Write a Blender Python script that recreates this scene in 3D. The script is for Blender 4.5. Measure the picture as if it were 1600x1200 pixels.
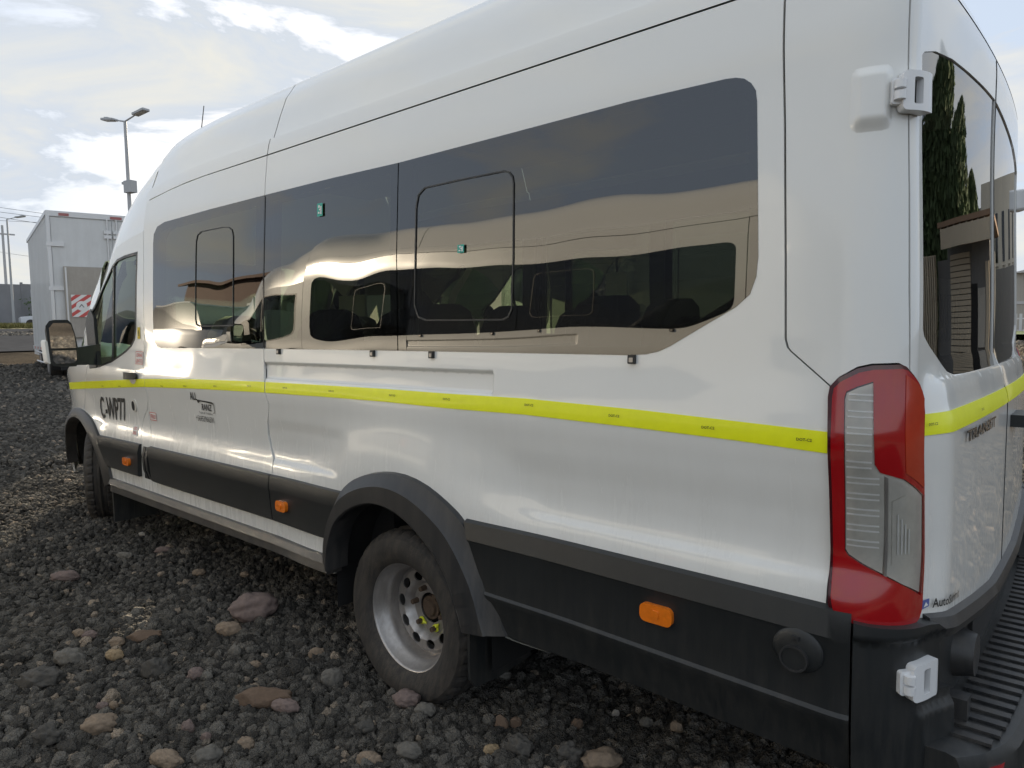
import bpy, bmesh, math, random
import numpy as np
from mathutils import Vector, Matrix
from mathutils.geometry import delaunay_2d_cdt
R = math.radians
scene = bpy.context.scene
for o in list(bpy.data.objects): bpy.data.objects.remove(o)
# ---------------------------------------------------------------- camera
cam_d = bpy.data.cameras.new('camera'); cam = bpy.data.objects.new('camera', cam_d)
scene.collection.objects.link(cam); scene.camera = cam
cam_d.sensor_width = 36.0; cam_d.lens = 1098.6 * 36 / 1600
cam_d.clip_start = 0.05; cam_d.clip_end = 3000
YAW, PITCH, ROLL = R(48.675), R(4.479), R(-.8285)
fw = np.array([-math.cos(YAW)*math.cos(PITCH), math.sin(YAW)*math.cos(PITCH), -math.sin(PITCH)])
rt = np.cross(fw, [0, 0, 1]); rt /= np.linalg.norm(rt); up = np.cross(rt, fw)
rt, up = rt*math.cos(ROLL)+up*math.sin(ROLL), -rt*math.sin(ROLL)+up*math.cos(ROLL)
M = Matrix.Identity(4)
for i in range(3):
    M[i][0] = rt[i]; M[i][1] = up[i]; M[i][2] = -fw[i]
M[0][3], M[1][3], M[2][3] = 2.1075, -1.7045, 1.4822
cam.matrix_world = M
# ---------------------------------------------------------------- light
SUN_EL, SUN_DIR = R(15.6), (-.86, .51)         # the sun stands low behind the van
SKY, EXPO, SUNP = 0.12, 1.36, 4.4
scene.view_settings.view_transform = 'Standard'; scene.view_settings.look = 'None'
scene.view_settings.exposure = EXPO; scene.view_settings.gamma = 1
scene.view_settings.use_curve_mapping = False
scene.render.engine = 'CYCLES'
sd = bpy.data.lights.new('sun', 'SUN'); sd.energy = SUNP; sd.angle = R(.6); sd.color = (1, .84, .62)
so = bpy.data.objects.new('sun', sd); scene.collection.objects.link(so)
dv = Vector((SUN_DIR[0]*math.cos(SUN_EL), SUN_DIR[1]*math.cos(SUN_EL), math.sin(SUN_EL)))
so.rotation_euler = dv.to_track_quat('Z', 'Y').to_euler(); so.location = (-20, 30, 15)
w = bpy.data.worlds.new('World'); scene.world = w; w.use_nodes = True
nt = w.node_tree; nt.nodes.clear(); N = nt.nodes.new; L = nt.links.new
wo = N('ShaderNodeOutputWorld'); bg = N('ShaderNodeBackground'); L(bg.outputs[0], wo.inputs[0])
sky = N('ShaderNodeTexSky'); sky.sky_type = 'NISHITA'; sky.sun_disc = False
sky.sun_elevation = SUN_EL; sky.sun_rotation = math.atan2(SUN_DIR[0], SUN_DIR[1])
sky.altitude = 300; sky.air_density = 1.0; sky.dust_density = 1.2; sky.ozone_density = 1.5
bg.inputs[1].default_value = SKY
tc = N('ShaderNodeTexCoord'); mp = N('ShaderNodeMapping'); mp.inputs['Scale'].default_value = (1, 1, 3.2)
mp.inputs['Rotation'].default_value = (0, R(-6), R(20))
L(tc.outputs['Generated'], mp.inputs[0])
nz = N('ShaderNodeTexNoise'); nz.inputs['Scale'].default_value = 3.0; nz.inputs['Detail'].default_value = 9
nz.inputs['Roughness'].default_value = .58; nz.inputs['Distortion'].default_value = .5
L(mp.outputs[0], nz.inputs[0])
rp = N('ShaderNodeValToRGB'); rp.color_ramp.elements[0].position = .45; rp.color_ramp.elements[0].color = (0, 0, 0, 1)
rp.color_ramp.elements[1].position = .76; rp.color_ramp.elements[1].color = (1, 1, 1, 1)
L(nz.outputs[0], rp.inputs[0])
# thin veil everywhere, thicker towards the horizon; clouds take their light from the same sky
sep = N('ShaderNodeSeparateXYZ'); L(tc.outputs['Generated'], sep.inputs[0])
hz = N('ShaderNodeMapRange'); hz.inputs[1].default_value = 0; hz.inputs[2].default_value = .5
hz.inputs[3].default_value = .96; hz.inputs[4].default_value = .88; L(sep.outputs[2], hz.inputs[0])
mx0 = N('ShaderNodeMath'); mx0.operation = 'MULTIPLY'; mx0.inputs[1].default_value = .6; L(rp.outputs[0], mx0.inputs[0])
mx1 = N('ShaderNodeMath'); mx1.operation = 'ADD'; mx1.use_clamp = True; L(mx0.outputs[0], mx1.inputs[0]); L(hz.outputs[0], mx1.inputs[1])
cl = N('ShaderNodeMix'); cl.data_type = 'RGBA'; cl.inputs[6].default_value = (2.08, 2.34, 2.74, 1); cl.inputs[7].default_value = (3.25, 3.02, 2.45, 1)
L(rp.outputs[0], cl.inputs[0])
# the veil is brighter away from the sun, which lifts the shaded body
dt = N('ShaderNodeVectorMath'); dt.operation = 'DOT_PRODUCT'; dt.inputs[1].default_value = tuple(dv); L(tc.outputs['Generated'], dt.inputs[0])
gl = N('ShaderNodeMapRange'); gl.inputs[1].default_value = -1; gl.inputs[2].default_value = 1
gl.inputs[3].default_value = 1.12; gl.inputs[4].default_value = 1.0; L(dt.outputs['Value'], gl.inputs[0])
cool = N('ShaderNodeMix'); cool.data_type = 'RGBA'; cool.inputs[6].default_value = (.96, .985, 1.01, 1); cool.inputs[7].default_value = (1, 1, 1, 1)   # bluer away from the sun
c2 = N('ShaderNodeMapRange'); c2.inputs[1].default_value = -.6; c2.inputs[2].default_value = .5; L(dt.outputs['Value'], c2.inputs[0]); L(c2.outputs[0], cool.inputs[0])
cm = N('ShaderNodeMix'); cm.data_type = 'RGBA'; cm.blend_type = 'MULTIPLY'; cm.inputs[0].default_value = 1; L(cl.outputs[2], cm.inputs[6]); L(cool.outputs[2], cm.inputs[7])
vs = N('ShaderNodeVectorMath'); vs.operation = 'SCALE'; L(cm.outputs[2], vs.inputs[0]); L(gl.outputs[0], vs.inputs['Scale'])
sm = N('ShaderNodeMix'); sm.data_type = 'RGBA'; L(mx1.outputs[0], sm.inputs[0]); L(sky.outputs[0], sm.inputs[6]); L(vs.outputs[0], sm.inputs[7])
L(sm.outputs[2], bg.inputs[0])
# ---------------------------------------------------------------- body surface
def sst(a,b,x):
    t=np.clip((x-a)/(b-a),0,1); return t*t*(3-2*t)
# plan curve table
def _plan():
    pts=[(x,0.) for x in np.arange(-5.2,1.601,.02)]
    for t in np.linspace(0,math.pi/2,24)[1:]: pts.append((1.60+.145*math.sin(t),.11*(1-math.cos(t))))
    for y in np.linspace(.11,1.03,60)[1:]: pts.append((1.745+.030*(1-((y-1.03)/.92)**2),y))
    p=np.array(pts);p[:,1]+=.17*np.maximum(0,-3.3-p[:,0])**2
    s=np.concatenate([[0],np.cumsum(np.hypot(*np.diff(p,axis=0).T))]);i=np.argmin(abs(p[:,0]-0)+abs(p[:,1])*10)
    # param so that s==x on the flat side: use x for side
    k=np.argmin(np.hypot(p[:,0]-1.60,p[:,1]));s2=p[:,0].copy();s2[k:]=1.60+(s[k:]-s[k])
    return s2,p
PS,PP=_plan()
PZ=[.2,.35,.55,.80,.84,.93,1.10,1.20,1.36,1.8,2.15,2.34,2.6]
PY=[.05,.02,.0,.0,.006,.028,.016,.002,.019,.032,.045,.075,.12]
_zz=np.linspace(.2,2.6,481);_yy=np.interp(_zz,PZ,PY);_k=np.ones(17)/17;_yy=np.convolve(np.pad(_yy,8,mode='edge'),_k,'valid')
def prof(z): return np.interp(z,_zz,_yy)
def S(s,z,o=0.):
    s=np.asarray(s,float);z=np.asarray(z,float)
    x=np.interp(s,PS,PP[:,0]);yc=np.interp(s,PS,PP[:,1])
    ri=sst(.0,.10,yc)*(s>0); rd=sst(.08,.25,yc)*(s>0)
    side=1-ri
    y=yc+prof(z)*np.where(s>0,np.clip(1-yc/1.03,0,1),1)*1.0
    # wheel arch swell: cancels the scoop around the rear arch
    r=np.hypot((x+.0)/1.0,(z-.35)*1.0)
    sw=(1-sst(.56,.92,r))*side
    y=y-sw*(prof(z)*np.where(z<1.2,1,0)+.012)
    rf=np.hypot(x+3.6,z-.46); y=y-(1-sst(.5,.68,rf))*.012*(z<1.3)
    x=x+rd*.045*(1-sst(1.22,1.40,z)) - ri*(.9*np.maximum(0,z-2.25)**2+.018*sst(1.4,2.1,z))
    # front greenhouse narrowing
    y=y+sst(-2.4,-3.6,x)*sst(1.3,2.2,z)*.05
    return np.stack([x,y,z],-1)
# outlines on the body surface: (distance along the body, height)
T={'seam_b': [(-2.3313, 2.0942), (-2.3355, 1.8716), (-2.3513, 1.6631), (-2.3475, 1.5674), (-2.3522, 1.3909), (-2.3525, 1.2795), (-2.3442, 1.2221), (-2.3385, 1.1603), (-2.3241, 1.122), (-2.3298, 1.0826), (-2.3634, 1.0256), (-2.4152, 0.9825), (-2.4527, 0.9399), (-2.4561, 0.881), (-2.421, 0.8104)],
 'seam_b2': [(-2.355, 1.0222), (-2.3518, 0.987), (-2.347, 0.948), (-2.3226, 0.9036), (-2.2862, 0.8158), (-2.2745, 0.7243), (-2.2499, 0.6301), (-2.2207, 0.5367), (-2.1709, 0.4733)],
 'seam_d': [(-3.313, 1.246), (-3.3696, 1.1412), (-3.4235, 1.0387), (-3.4498, 0.9461)],
 'seam2': [(-0.9506, 2.3163), (-0.9465, 2.2526), (-0.9414, 2.1327), (-0.9542, 1.987), (-0.9629, 1.6906), (-0.9681, 1.4055), (-0.9639, 1.3392), (-0.9556, 1.2702), (-0.9469, 1.2224), (-0.9367, 1.1805), (-0.923, 1.1477), (-0.9362, 1.1039), (-0.959, 1.056), (-0.9659, 0.9934), (-0.9498, 0.9331), (-0.918, 0.8884), (-0.9108, 0.8478), (-0.9058, 0.758), (-0.8973, 0.6826), (-0.8807, 0.6024), (-0.8564, 0.5576), (-0.8282, 0.5166)],
 'rearseam': [(1.4479, 2.256), (1.4622, 1.9548), (1.4723, 1.6486), (1.4776, 1.4477), (1.4836, 1.4275), (1.4915, 1.4183), (1.5844, 1.3386)],
 'doorseam': [(1.7367, 2.055), (1.7431, 1.9157), (1.748, 1.7748), (1.751, 1.5612), (1.7579, 1.3663)],
 'winA': [(-2.1927, 2.0064), (-2.1817, 2.0606), (-2.1315, 2.0995), (-2.0359, 2.1146), (-1.4723, 2.1195), (-0.9409, 2.1185), (-0.9612, 1.6905), (-0.9681, 1.4061), (-1.4957, 1.4047), (-2.1114, 1.4022), (-2.164, 1.4093), (-2.2071, 1.441), (-2.2155, 1.5649)],
 'winB': [(-0.9409, 2.1185), (-0.4011, 2.1161), (0.0217, 2.1086), (0.0112, 1.7632), (0.0164, 1.4058), (-0.9681, 1.4061), (-0.9612, 1.6905)],
 'winC': [(0.0217, 2.1086), (0.5304, 2.1103), (1.0337, 2.1133), (1.3084, 2.1071), (1.3356, 2.1037), (1.3574, 2.0961), (1.3758, 2.0808), (1.3877, 2.061), (1.3917, 2.0338), (1.4003, 1.8112), (1.4051, 1.6539), (1.4015, 1.6036), (1.3863, 1.5599), (1.3503, 1.5291), (1.2728, 1.4873), (1.1658, 1.4289), (1.1327, 1.4147), (1.0927, 1.4062), (1.0409, 1.4028), (0.5364, 1.4044), (0.0164, 1.4058), (0.0112, 1.7632)],
 'ventA': [(-1.6688, 1.5544), (-1.6516, 1.8937), (-1.6458, 1.9708), (-1.6262, 2.0059), (-1.5818, 2.0198), (-1.3377, 2.0173), (-1.2785, 2.0101), (-1.2464, 1.9935), (-1.2342, 1.961), (-1.2362, 1.8611), (-1.2474, 1.5115), (-1.622, 1.5128), (-1.6589, 1.5235)],
 'ventC': [(0.1093, 1.5676), (0.1137, 1.7552), (0.1185, 1.9362), (0.1307, 1.9786), (0.1655, 2.0002), (0.353, 2.0017), (0.5598, 1.9995), (0.5821, 1.9929), (0.5974, 1.9763), (0.6032, 1.9511), (0.6045, 1.7167), (0.5988, 1.5421), (0.5838, 1.5155), (0.5586, 1.5065), (0.3553, 1.509), (0.1728, 1.5122), (0.1306, 1.5247)],
 'tape_top': [None, (-3.3572, 1.1598), (-2.3712, 1.2134), (-1.7041, 1.2357), (-1.0282, 1.2494), (-0.4933, 1.2547), (-0.0596, 1.2579), (0.2992, 1.2571), (0.6552, 1.2594), (1.0799, 1.2501), (1.3612, 1.2398), (1.5856, 1.2314)],
 'tape_bot': [None, (-3.39, 1.1085), (-2.3551, 1.1655), (-1.7082, 1.1851), (-1.0277, 1.1989), (-0.4915, 1.2055), (-0.0563, 1.2086), (0.3013, 1.2051), (0.6575, 1.2076), (1.0815, 1.1988), (1.3623, 1.1908), (1.5867, 1.1808)],
 'rtape_top': [(1.8003, 1.2705), (2.0066, 1.2766), (2.3615, 1.2744), (2.6934, 1.2727)],
 'rtape_bot': [(1.8033, 1.221), (1.9991, 1.2275), (2.3106, 1.2237), (2.6279, 1.2259)],
 'clad_top': [(-3.123, 0.8082), (-2.7459, 0.8077), (-2.421, 0.8104), (-2.2976, 0.8109), (-1.5195, 0.8133), (-0.9096, 0.8152), (-0.6036, 0.8177), (-0.3278, 0.8214), (0.4171, 0.8264), (0.8571, 0.8187), (1.2779, 0.8208), (1.6029, 0.8209)],
 'arch_out': [(-0.4312, 0.5422), (-0.4307, 0.5899), (-0.4202, 0.6476), (-0.3978, 0.7124), (-0.3375, 0.8065), (-0.2816, 0.8573), (-0.2064, 0.899), (-0.0776, 0.9358), (0.0536, 0.947), (0.1724, 0.9285), (0.2842, 0.8854), (0.3927, 0.8246), (0.468, 0.7283), (0.5398, 0.6172), (0.575, 0.5024), (0.5939, 0.4657)],
 'arch_in': [(-0.3931, 0.4748), (-0.39, 0.5283), (-0.3774, 0.5863), (-0.3508, 0.6518), (-0.3116, 0.7077), (-0.2209, 0.7707), (-0.1065, 0.812), (-0.0074, 0.8171), (0.108, 0.7911), (0.2125, 0.7322), (0.3018, 0.6622), (0.352, 0.5892), (0.3791, 0.526), (0.4, 0.4758)],
 'farch_out': [None, None, None, (-3.696, 0.9465), (-3.5319, 0.9448), (-3.3753, 0.9199), (-3.2462, 0.8764), (-3.123, 0.8082), (-3.0341, 0.7164), (-2.9564, 0.6035), (-2.8911, 0.5166)],
 'farch_in': [None, (-3.9565, 0.8194), (-3.8222, 0.8514), (-3.659, 0.8774), (-3.5211, 0.8774), (-3.379, 0.8488), (-3.2733, 0.7913), (-3.1527, 0.6922), (-3.0505, 0.5848), (-2.9683, 0.5065), (-2.8678, 0.4937)],
 'clad_bot': [(-2.9346, 0.6061), (-2.3461, 0.6078), (-2.2173, 0.5995), (-1.0689, 0.6053), (-0.864, 0.5961), (-0.4277, 0.6016)],
 'rclad_mid': [(0.5537, 0.5896), (0.9747, 0.57), (1.3536, 0.5669), (1.6423, 0.5777)],
 'lamp': [(1.5888, 1.194), (1.5843, 1.3133), (1.5873, 1.3372), (1.6021, 1.3557), (1.6417, 1.3809), (1.6702, 1.388), (1.7279, 1.3895), (1.7391, 1.3843), (1.758, 1.3649), (1.7777, 1.3437), (1.7886, 1.3211), (1.7946, 1.2842), (1.8009, 1.1952), (1.8059, 0.9639), (1.8161, 0.8353), (1.8144, 0.8013), (1.7949, 0.7847), (1.7609, 0.7801), (1.7325, 0.7775), (1.6728, 0.783), (1.6459, 0.7864), (1.6212, 0.7935), (1.6038, 0.8046), (1.5961, 0.8267)],
 'lamp_clear': [(1.6242, 1.1974), (1.6199, 1.3121), (1.6226, 1.3269), (1.6433, 1.3393), (1.6723, 1.3515), (1.6812, 1.1673), (1.6917, 1.1488), (1.7396, 1.1317), (1.7969, 1.086), (1.8005, 0.9648), (1.8097, 0.8499), (1.747, 0.8783), (1.6596, 0.9256), (1.6319, 0.9444), (1.6247, 0.957)],
 'lamp_orange': [(1.7313, 1.3815), (1.7563, 1.3591), (1.7755, 1.3394), (1.7857, 1.3169), (1.7966, 1.0983), (1.7413, 1.1377)],
 'rwin': [(1.8081, 2.0539), (1.8043, 2.0885), (1.8233, 2.0996), (1.9123, 2.1227), (2.071, 2.1441), (2.2582, 2.157), (2.5196, 2.1718), (2.7106, 2.1798), None, None, (2.6107, 1.3454), (2.1512, 1.3462), (2.0623, 1.3486), (2.0231, 1.3603), (1.9557, 1.3951), (1.8781, 1.4269), (1.8332, 1.4505), (1.8215, 1.4684), (1.8171, 1.7816)],
 'rsplit': [(2.7055, 2.2883), None, None, None, None, (2.7203, 1.283), (2.6313, 1.2096), (2.6454, 1.107), None, None, None],
 'door_bottom': [(1.8245, 0.7869), (1.9355, 0.7953), (2.224, 0.7506), (2.4686, 0.7232)],
 'dwin': [(-2.4216, 1.9809), (-2.4461, 1.7631), (-2.4665, 1.5112), (-2.4901, 1.4487), (-2.5423, 1.4091), (-2.63, 1.3726), (-2.8633, 1.3037), (-3.0852, 1.265), (-3.264, 1.2517), (-3.3001, 1.3213), (-3.3217, 1.4536), (-3.3444, 1.5644), (-3.2865, 1.6293), (-3.2075, 1.6708), (-3.0579, 1.7936), (-2.8727, 1.9246), (-2.7732, 1.9621), (-2.6318, 1.9748)],
 'cabtop': [(-2.3313, 2.0942), (-2.5188, 2.0746), (-2.6871, 2.0552), (-2.7974, 2.0331), (-2.8865, 1.971), (-2.9863, 1.874), (-3.0952, 1.7741), (-3.178, 1.6958), (-3.2865, 1.6293), (-3.3649, 1.4981)],
 'rail_in': [(-0.9639, 1.3392), (-0.0665, 1.338), (0.5098, 1.3336), (0.5174, 1.27), (-0.0597, 1.2591), (-0.9484, 1.2464)],
 'seams_roof': [(-2.3142, 2.2668), (-2.0289, 2.2932), (-1.462, 2.3239), (-0.9506, 2.3163), (-0.0895, 2.3056), (0.6972, 2.3042), (1.3391, 2.299)],
 'sill_bot': [(-2.8526, 0.5305), (-1.7842, 0.4978), (-1.0863, 0.5021), (-0.8149, 0.4945), (-0.437, 0.5242)],
 'board_bot': [(-2.7077, 0.4649), (-2.0218, 0.4507), (-1.3177, 0.4312), (-0.9427, 0.4329), (-0.5134, 0.4541)],
 'marks': [(1.15, 0.6847), (-0.7719, 0.6903), (-2.5903, 0.6883), (1.5369, 0.6978), (1.5311, 0.6767), (-0.485, 1.9953), (-2.4289, 1.4875), (-2.4705, 1.3234), (-2.3004, 0.9868), (-2.5472, 0.8851), (-2.5272, 1.2237), (-2.5548, 1.0374)],
 'plate_txt': [(-3.1444, 1.0714), (-3.173, 0.9071), (-2.6486, 1.089), (-2.6933, 0.9215)],
 'all': [(-1.7437, 1.1693), (-1.4788, 1.1448), (-1.67, 1.1237), (-1.4949, 1.0996), (-1.7634, 1.047), (-1.5239, 1.0463)],
 'clips': [(-0.8268, 1.3948), (-0.1323, 1.3943), (0.2105, 1.3938), (1.0495, 1.3921)],
 'hinges': [(1.6852, 2.0371), (1.6886, 1.9366), (1.8189, 2.0479), (1.8247, 1.9526), (1.7359, 0.7224), (1.7387, 0.6298), (1.8598, 0.704), (1.8642, 0.601), (1.6121, 2.0535), (1.6161, 1.9248), (1.6811, 2.0347), (1.6858, 1.8948)],
 'summit': [(1.8282, 0.8255), (1.8298, 0.8056), (2.0205, 0.8097), (2.024, 0.7907), (2.0334, 1.2158), (2.4137, 1.2078), (2.0372, 1.1895), (2.419, 1.183)],
 'bump': [(1.6465, 0.7683), (1.6437, 0.578), (1.6365, 0.4243), (1.8547, 0.7272), (1.7374, 0.7756), (1.9047, 0.5705)]}
SC = float(PS[-1])                                     # surface length at the middle of the rear face
def SF(s, z):
    s = np.asarray(s, float); z = np.asarray(z, float)
    over = s > SC
    P = S(np.where(over, 2*SC-s, s), z)
    P[..., 1] = np.where(over, 2.06-P[..., 1], P[..., 1])
    return P
def norm(s, z):
    e = 2e-3
    d1 = SF(s+e, z)-SF(s-e, z); d2 = SF(s, z+e)-SF(s, z-e)
    n = np.cross(d1, d2); return n/np.linalg.norm(n, axis=-1, keepdims=True)
def place(sz, off):
    sz = np.asarray(sz, float); n = norm(sz[:, 0], sz[:, 1])
    return SF(sz[:, 0], sz[:, 1])+n*np.asarray(off, float).reshape(-1, 1), n
# ---------------------------------------------------------------- materials
def nodes(name):
    m = bpy.data.materials.new(name); m.use_nodes = True
    t = m.node_tree; b = t.nodes['Principled BSDF']; return m, t, b
def mat(name, col, rough=.5, metal=0, coat=0, spec=.5, var=0, vscale=8, bump=0, bscale=200, dirt=None, dscale=3, rvar=0, emis=None):
    m, t, b = nodes(name); N, L = t.nodes.new, t.links.new
    b.inputs['Base Color'].default_value = (*col, 1); b.inputs['Roughness'].default_value = rough
    b.inputs['Metallic'].default_value = metal; b.inputs['Coat Weight'].default_value = coat
    b.inputs['Coat Roughness'].default_value = .04; b.inputs['Specular IOR Level'].default_value = spec
    tc = N('ShaderNodeTexCoord')
    last = None
    if var or dirt:
        n = N('ShaderNodeTexNoise'); n.inputs['Scale'].default_value = vscale; n.inputs['Detail'].default_value = 8
        n.inputs['Roughness'].default_value = .65; L(tc.outputs['Object'], n.inputs[0])
        mr = N('ShaderNodeMapRange'); mr.inputs[1].default_value = .3; mr.inputs[2].default_value = .7
        mr.inputs[3].default_value = 1-var; mr.inputs[4].default_value = 1+var; L(n.outputs[0], mr.inputs[0])
        vm = N('ShaderNodeVectorMath'); vm.operation = 'SCALE'; vm.inputs[0].default_value = col; L(mr.outputs[0], vm.inputs['Scale'])
        last = vm.outputs[0]
        if dirt:
            dcol, amt, zlo, zhi = dirt            # dust settles towards the bottom of the bodywork
            mp = N('ShaderNodeMapping'); mp.inputs['Scale'].default_value = (dscale*3, dscale*3, dscale*.35); L(tc.outputs['Object'], mp.inputs[0])
            n2 = N('ShaderNodeTexNoise'); n2.inputs['Scale'].default_value = 3; n2.inputs['Detail'].default_value = 10; n2.inputs['Roughness'].default_value = .7
            L(mp.outputs[0], n2.inputs[0])
            r2 = N('ShaderNodeMapRange'); r2.inputs[1].default_value = .42; r2.inputs[2].default_value = .72; L(n2.outputs[0], r2.inputs[0])
            sp = N('ShaderNodeSeparateXYZ'); L(tc.outputs['Object'], sp.inputs[0])
            r3 = N('ShaderNodeMapRange'); r3.inputs[1].default_value = zhi; r3.inputs[2].default_value = zlo; L(sp.outputs[2], r3.inputs[0])
            mm = N('ShaderNodeMath'); mm.operation = 'MULTIPLY'; L(r2.outputs[0], mm.inputs[0]); L(r3.outputs[0], mm.inputs[1])
            m2 = N('ShaderNodeMath'); m2.operation = 'MULTIPLY'; m2.inputs[1].default_value = amt; L(mm.outputs[0], m2.inputs[0])
            mx = N('ShaderNodeMix'); mx.data_type = 'RGBA'; mx.inputs[7].default_value = (*dcol, 1)
            L(m2.outputs[0], mx.inputs[0]); L(last, mx.inputs[6]); last = mx.outputs[2]
            ra = N('ShaderNodeMapRange'); ra.inputs[3].default_value = rough; ra.inputs[4].default_value = min(1, rough+.4)
            L(m2.outputs[0], ra.inputs[0]); L(ra.outputs[0], b.inputs['Roughness'])
        L(last, b.inputs['Base Color'])
    if bump:
        n3 = N('ShaderNodeTexNoise'); n3.inputs['Scale'].default_value = bscale; n3.inputs['Detail'].default_value = 4; L(tc.outputs['Object'], n3.inputs[0])
        bp = N('ShaderNodeBump'); bp.inputs['Strength'].default_value = bump; bp.inputs['Distance'].default_value = .01
        L(n3.outputs[0], bp.inputs['Height']); L(bp.outputs[0], b.inputs['Normal'])
    if emis: b.inputs['Emission Color'].default_value = (*col, 1); b.inputs['Emission Strength'].default_value = emis
    return m
def glass(name, tint, refl=1.0, wav=.0, col=(1, 1, 1)):
    m = bpy.data.materials.new(name); m.use_nodes = True; t = m.node_tree; t.nodes.clear(); N, L = t.nodes.new, t.links.new
    out = N('ShaderNodeOutputMaterial'); tr = N('ShaderNodeBsdfTransparent'); tr.inputs[0].default_value = (*tint, 1)
    g = N('ShaderNodeBsdfGlossy'); g.inputs['Roughness'].default_value = .01; g.inputs[0].default_value = (*col, 1)
    fr = N('ShaderNodeFresnel'); fr.inputs[0].default_value = 1.5 * refl
    if wav:
        tc = N('ShaderNodeTexCoord'); n = N('ShaderNodeTexNoise'); n.inputs['Scale'].default_value = 1.6; n.inputs['Detail'].default_value = 1
        L(tc.outputs['Object'], n.inputs[0]); bp = N('ShaderNodeBump'); bp.inputs['Strength'].default_value = wav; bp.inputs['Distance'].default_value = .02
        L(n.outputs[0], bp.inputs['Height']); L(bp.outputs[0], g.inputs['Normal'])
    mx = N('ShaderNodeMixShader'); L(fr.outputs[0], mx.inputs[0]); L(tr.outputs[0], mx.inputs[1]); L(g.outputs[0], mx.inputs[2]); L(mx.outputs[0], out.inputs[0])
    return m
DUST = (.30, .26, .21)
m_paint = mat('white_paint', (.765, .765, .735), .26, coat=.75, spec=.5, var=.012, vscale=3, dirt=(DUST, .15, .45, 1.4), dscale=2)
def ripple(m, dist, sc):
    t = m.node_tree; N, L = t.nodes.new, t.links.new; b = t.nodes['Principled BSDF']
    tc = N('ShaderNodeTexCoord'); n = N('ShaderNodeTexNoise'); n.inputs['Scale'].default_value = sc; n.inputs['Detail'].default_value = 1
    L(tc.outputs['Object'], n.inputs[0]); bp = N('ShaderNodeBump'); bp.inputs['Strength'].default_value = .35; bp.inputs['Distance'].default_value = dist
    L(n.outputs[0], bp.inputs['Height']); L(bp.outputs[0], b.inputs['Coat Normal']); L(bp.outputs[0], b.inputs['Normal'])
ripple(m_paint, .02, 2.2)
m_black = mat('black_plastic', (.017, .019, .020), .42, spec=.45, var=.15, vscale=4, bump=.12, bscale=900, dirt=(DUST, .11, .3, .85), dscale=4)
m_flare = mat('grey_plastic_trim', (.023, .024, .026), .40, spec=.5, var=.1, vscale=5, bump=.1, bscale=900, dirt=(DUST, .22, .3, 1.1), dscale=2)
m_dark = mat('underbody_black', (.012, .012, .012), .85)
m_rubber = mat('tyre_rubber', (.030, .028, .026), .72, var=.25, vscale=14, bump=.25, bscale=160, dirt=((.16, .13, .10), .5, -1.0, 3.0), dscale=6)
m_steel = mat('painted_steel_rim', (.42, .40, .385), .38, metal=.75, var=.12, vscale=10, dirt=((.16, .13, .10), .35, -1, 3), dscale=7)
m_glass = glass('dark_privacy_glass', (.12, .135, .10), 1.28, .34)
m_glass_r = glass('rear_privacy_glass', (.16, .17, .16), 1.45, .12)
m_glass_f = glass('green_tinted_glass', (.80, .98, .82), 1.0)
m_frit = mat('black_glass_border', (.01, .011, .012), .06, spec=.6)
m_yel = mat('fluorescent_yellow_tape', (.86, .90, .002), .4, coat=.15, var=.04, vscale=20)
m_red = mat('red_lamp_lens', (.33, .003, .006), .12, coat=.7, spec=.6, var=.08, vscale=10)
m_dred = mat('dark_red_lamp_edge', (.06, .004, .008), .12, coat=1)
m_ored = mat('orange_red_lens', (.42, .035, .012), .14, coat=.5, var=.1, vscale=14)
m_amber = mat('amber_lens', (.80, .19, .01), .2, coat=1, var=.1, vscale=60)
m_chrome = mat('lamp_reflector', (.62, .60, .55), .35, metal=.0, var=.1, vscale=30)
m_clear = glass('clear_lamp_cover', (.97, .97, .96), 1.0)
m_trim = mat('interior_trim', (.30, .31, .29), .8)
m_seat = mat('seat_fabric', (.035, .037, .042), .9, bump=.3, bscale=300)
m_ink = mat('black_print', (.012, .012, .012), .5)
m_redink = mat('red_print', (.55, .10, .08), .5)
m_yst = mat('yellow_print', (.65, .48, .02), .5)
m_wst = mat('white_sticker', (.75, .75, .73), .5)
m_green = mat('green_sticker', (.03, .38, .30), .5)
m_blue = mat('blue_emblem_print', (.10, .13, .35), .4)
m_badge = mat('chrome_badge', (.35, .34, .35), .18, metal=1)
m_nut = mat('rusty_wheel_nut', (.10, .07, .05), .6, metal=.4, var=.3, vscale=80)
m_nuty = mat('yellow_plastic_marker', (.62, .66, .03), .45)
m_mirror = mat('mirror_glass', (.8, .8, .8), .02, metal=1)
m_asphalt = mat('asphalt', (.065, .067, .072), 1.0, spec=.0, var=.2, vscale=2, bump=.3, bscale=60)
m_rib_glint = mat('white_rib_and_glint', (.95, .95, .94), .3)
m_hinge = mat('white_hinge_paint', (.74, .745, .75), .35, coat=.5)
m_paint2 = mat('cream_white_paint', (.72, .66, .55), .3, coat=.6, var=.02, vscale=3)

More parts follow.
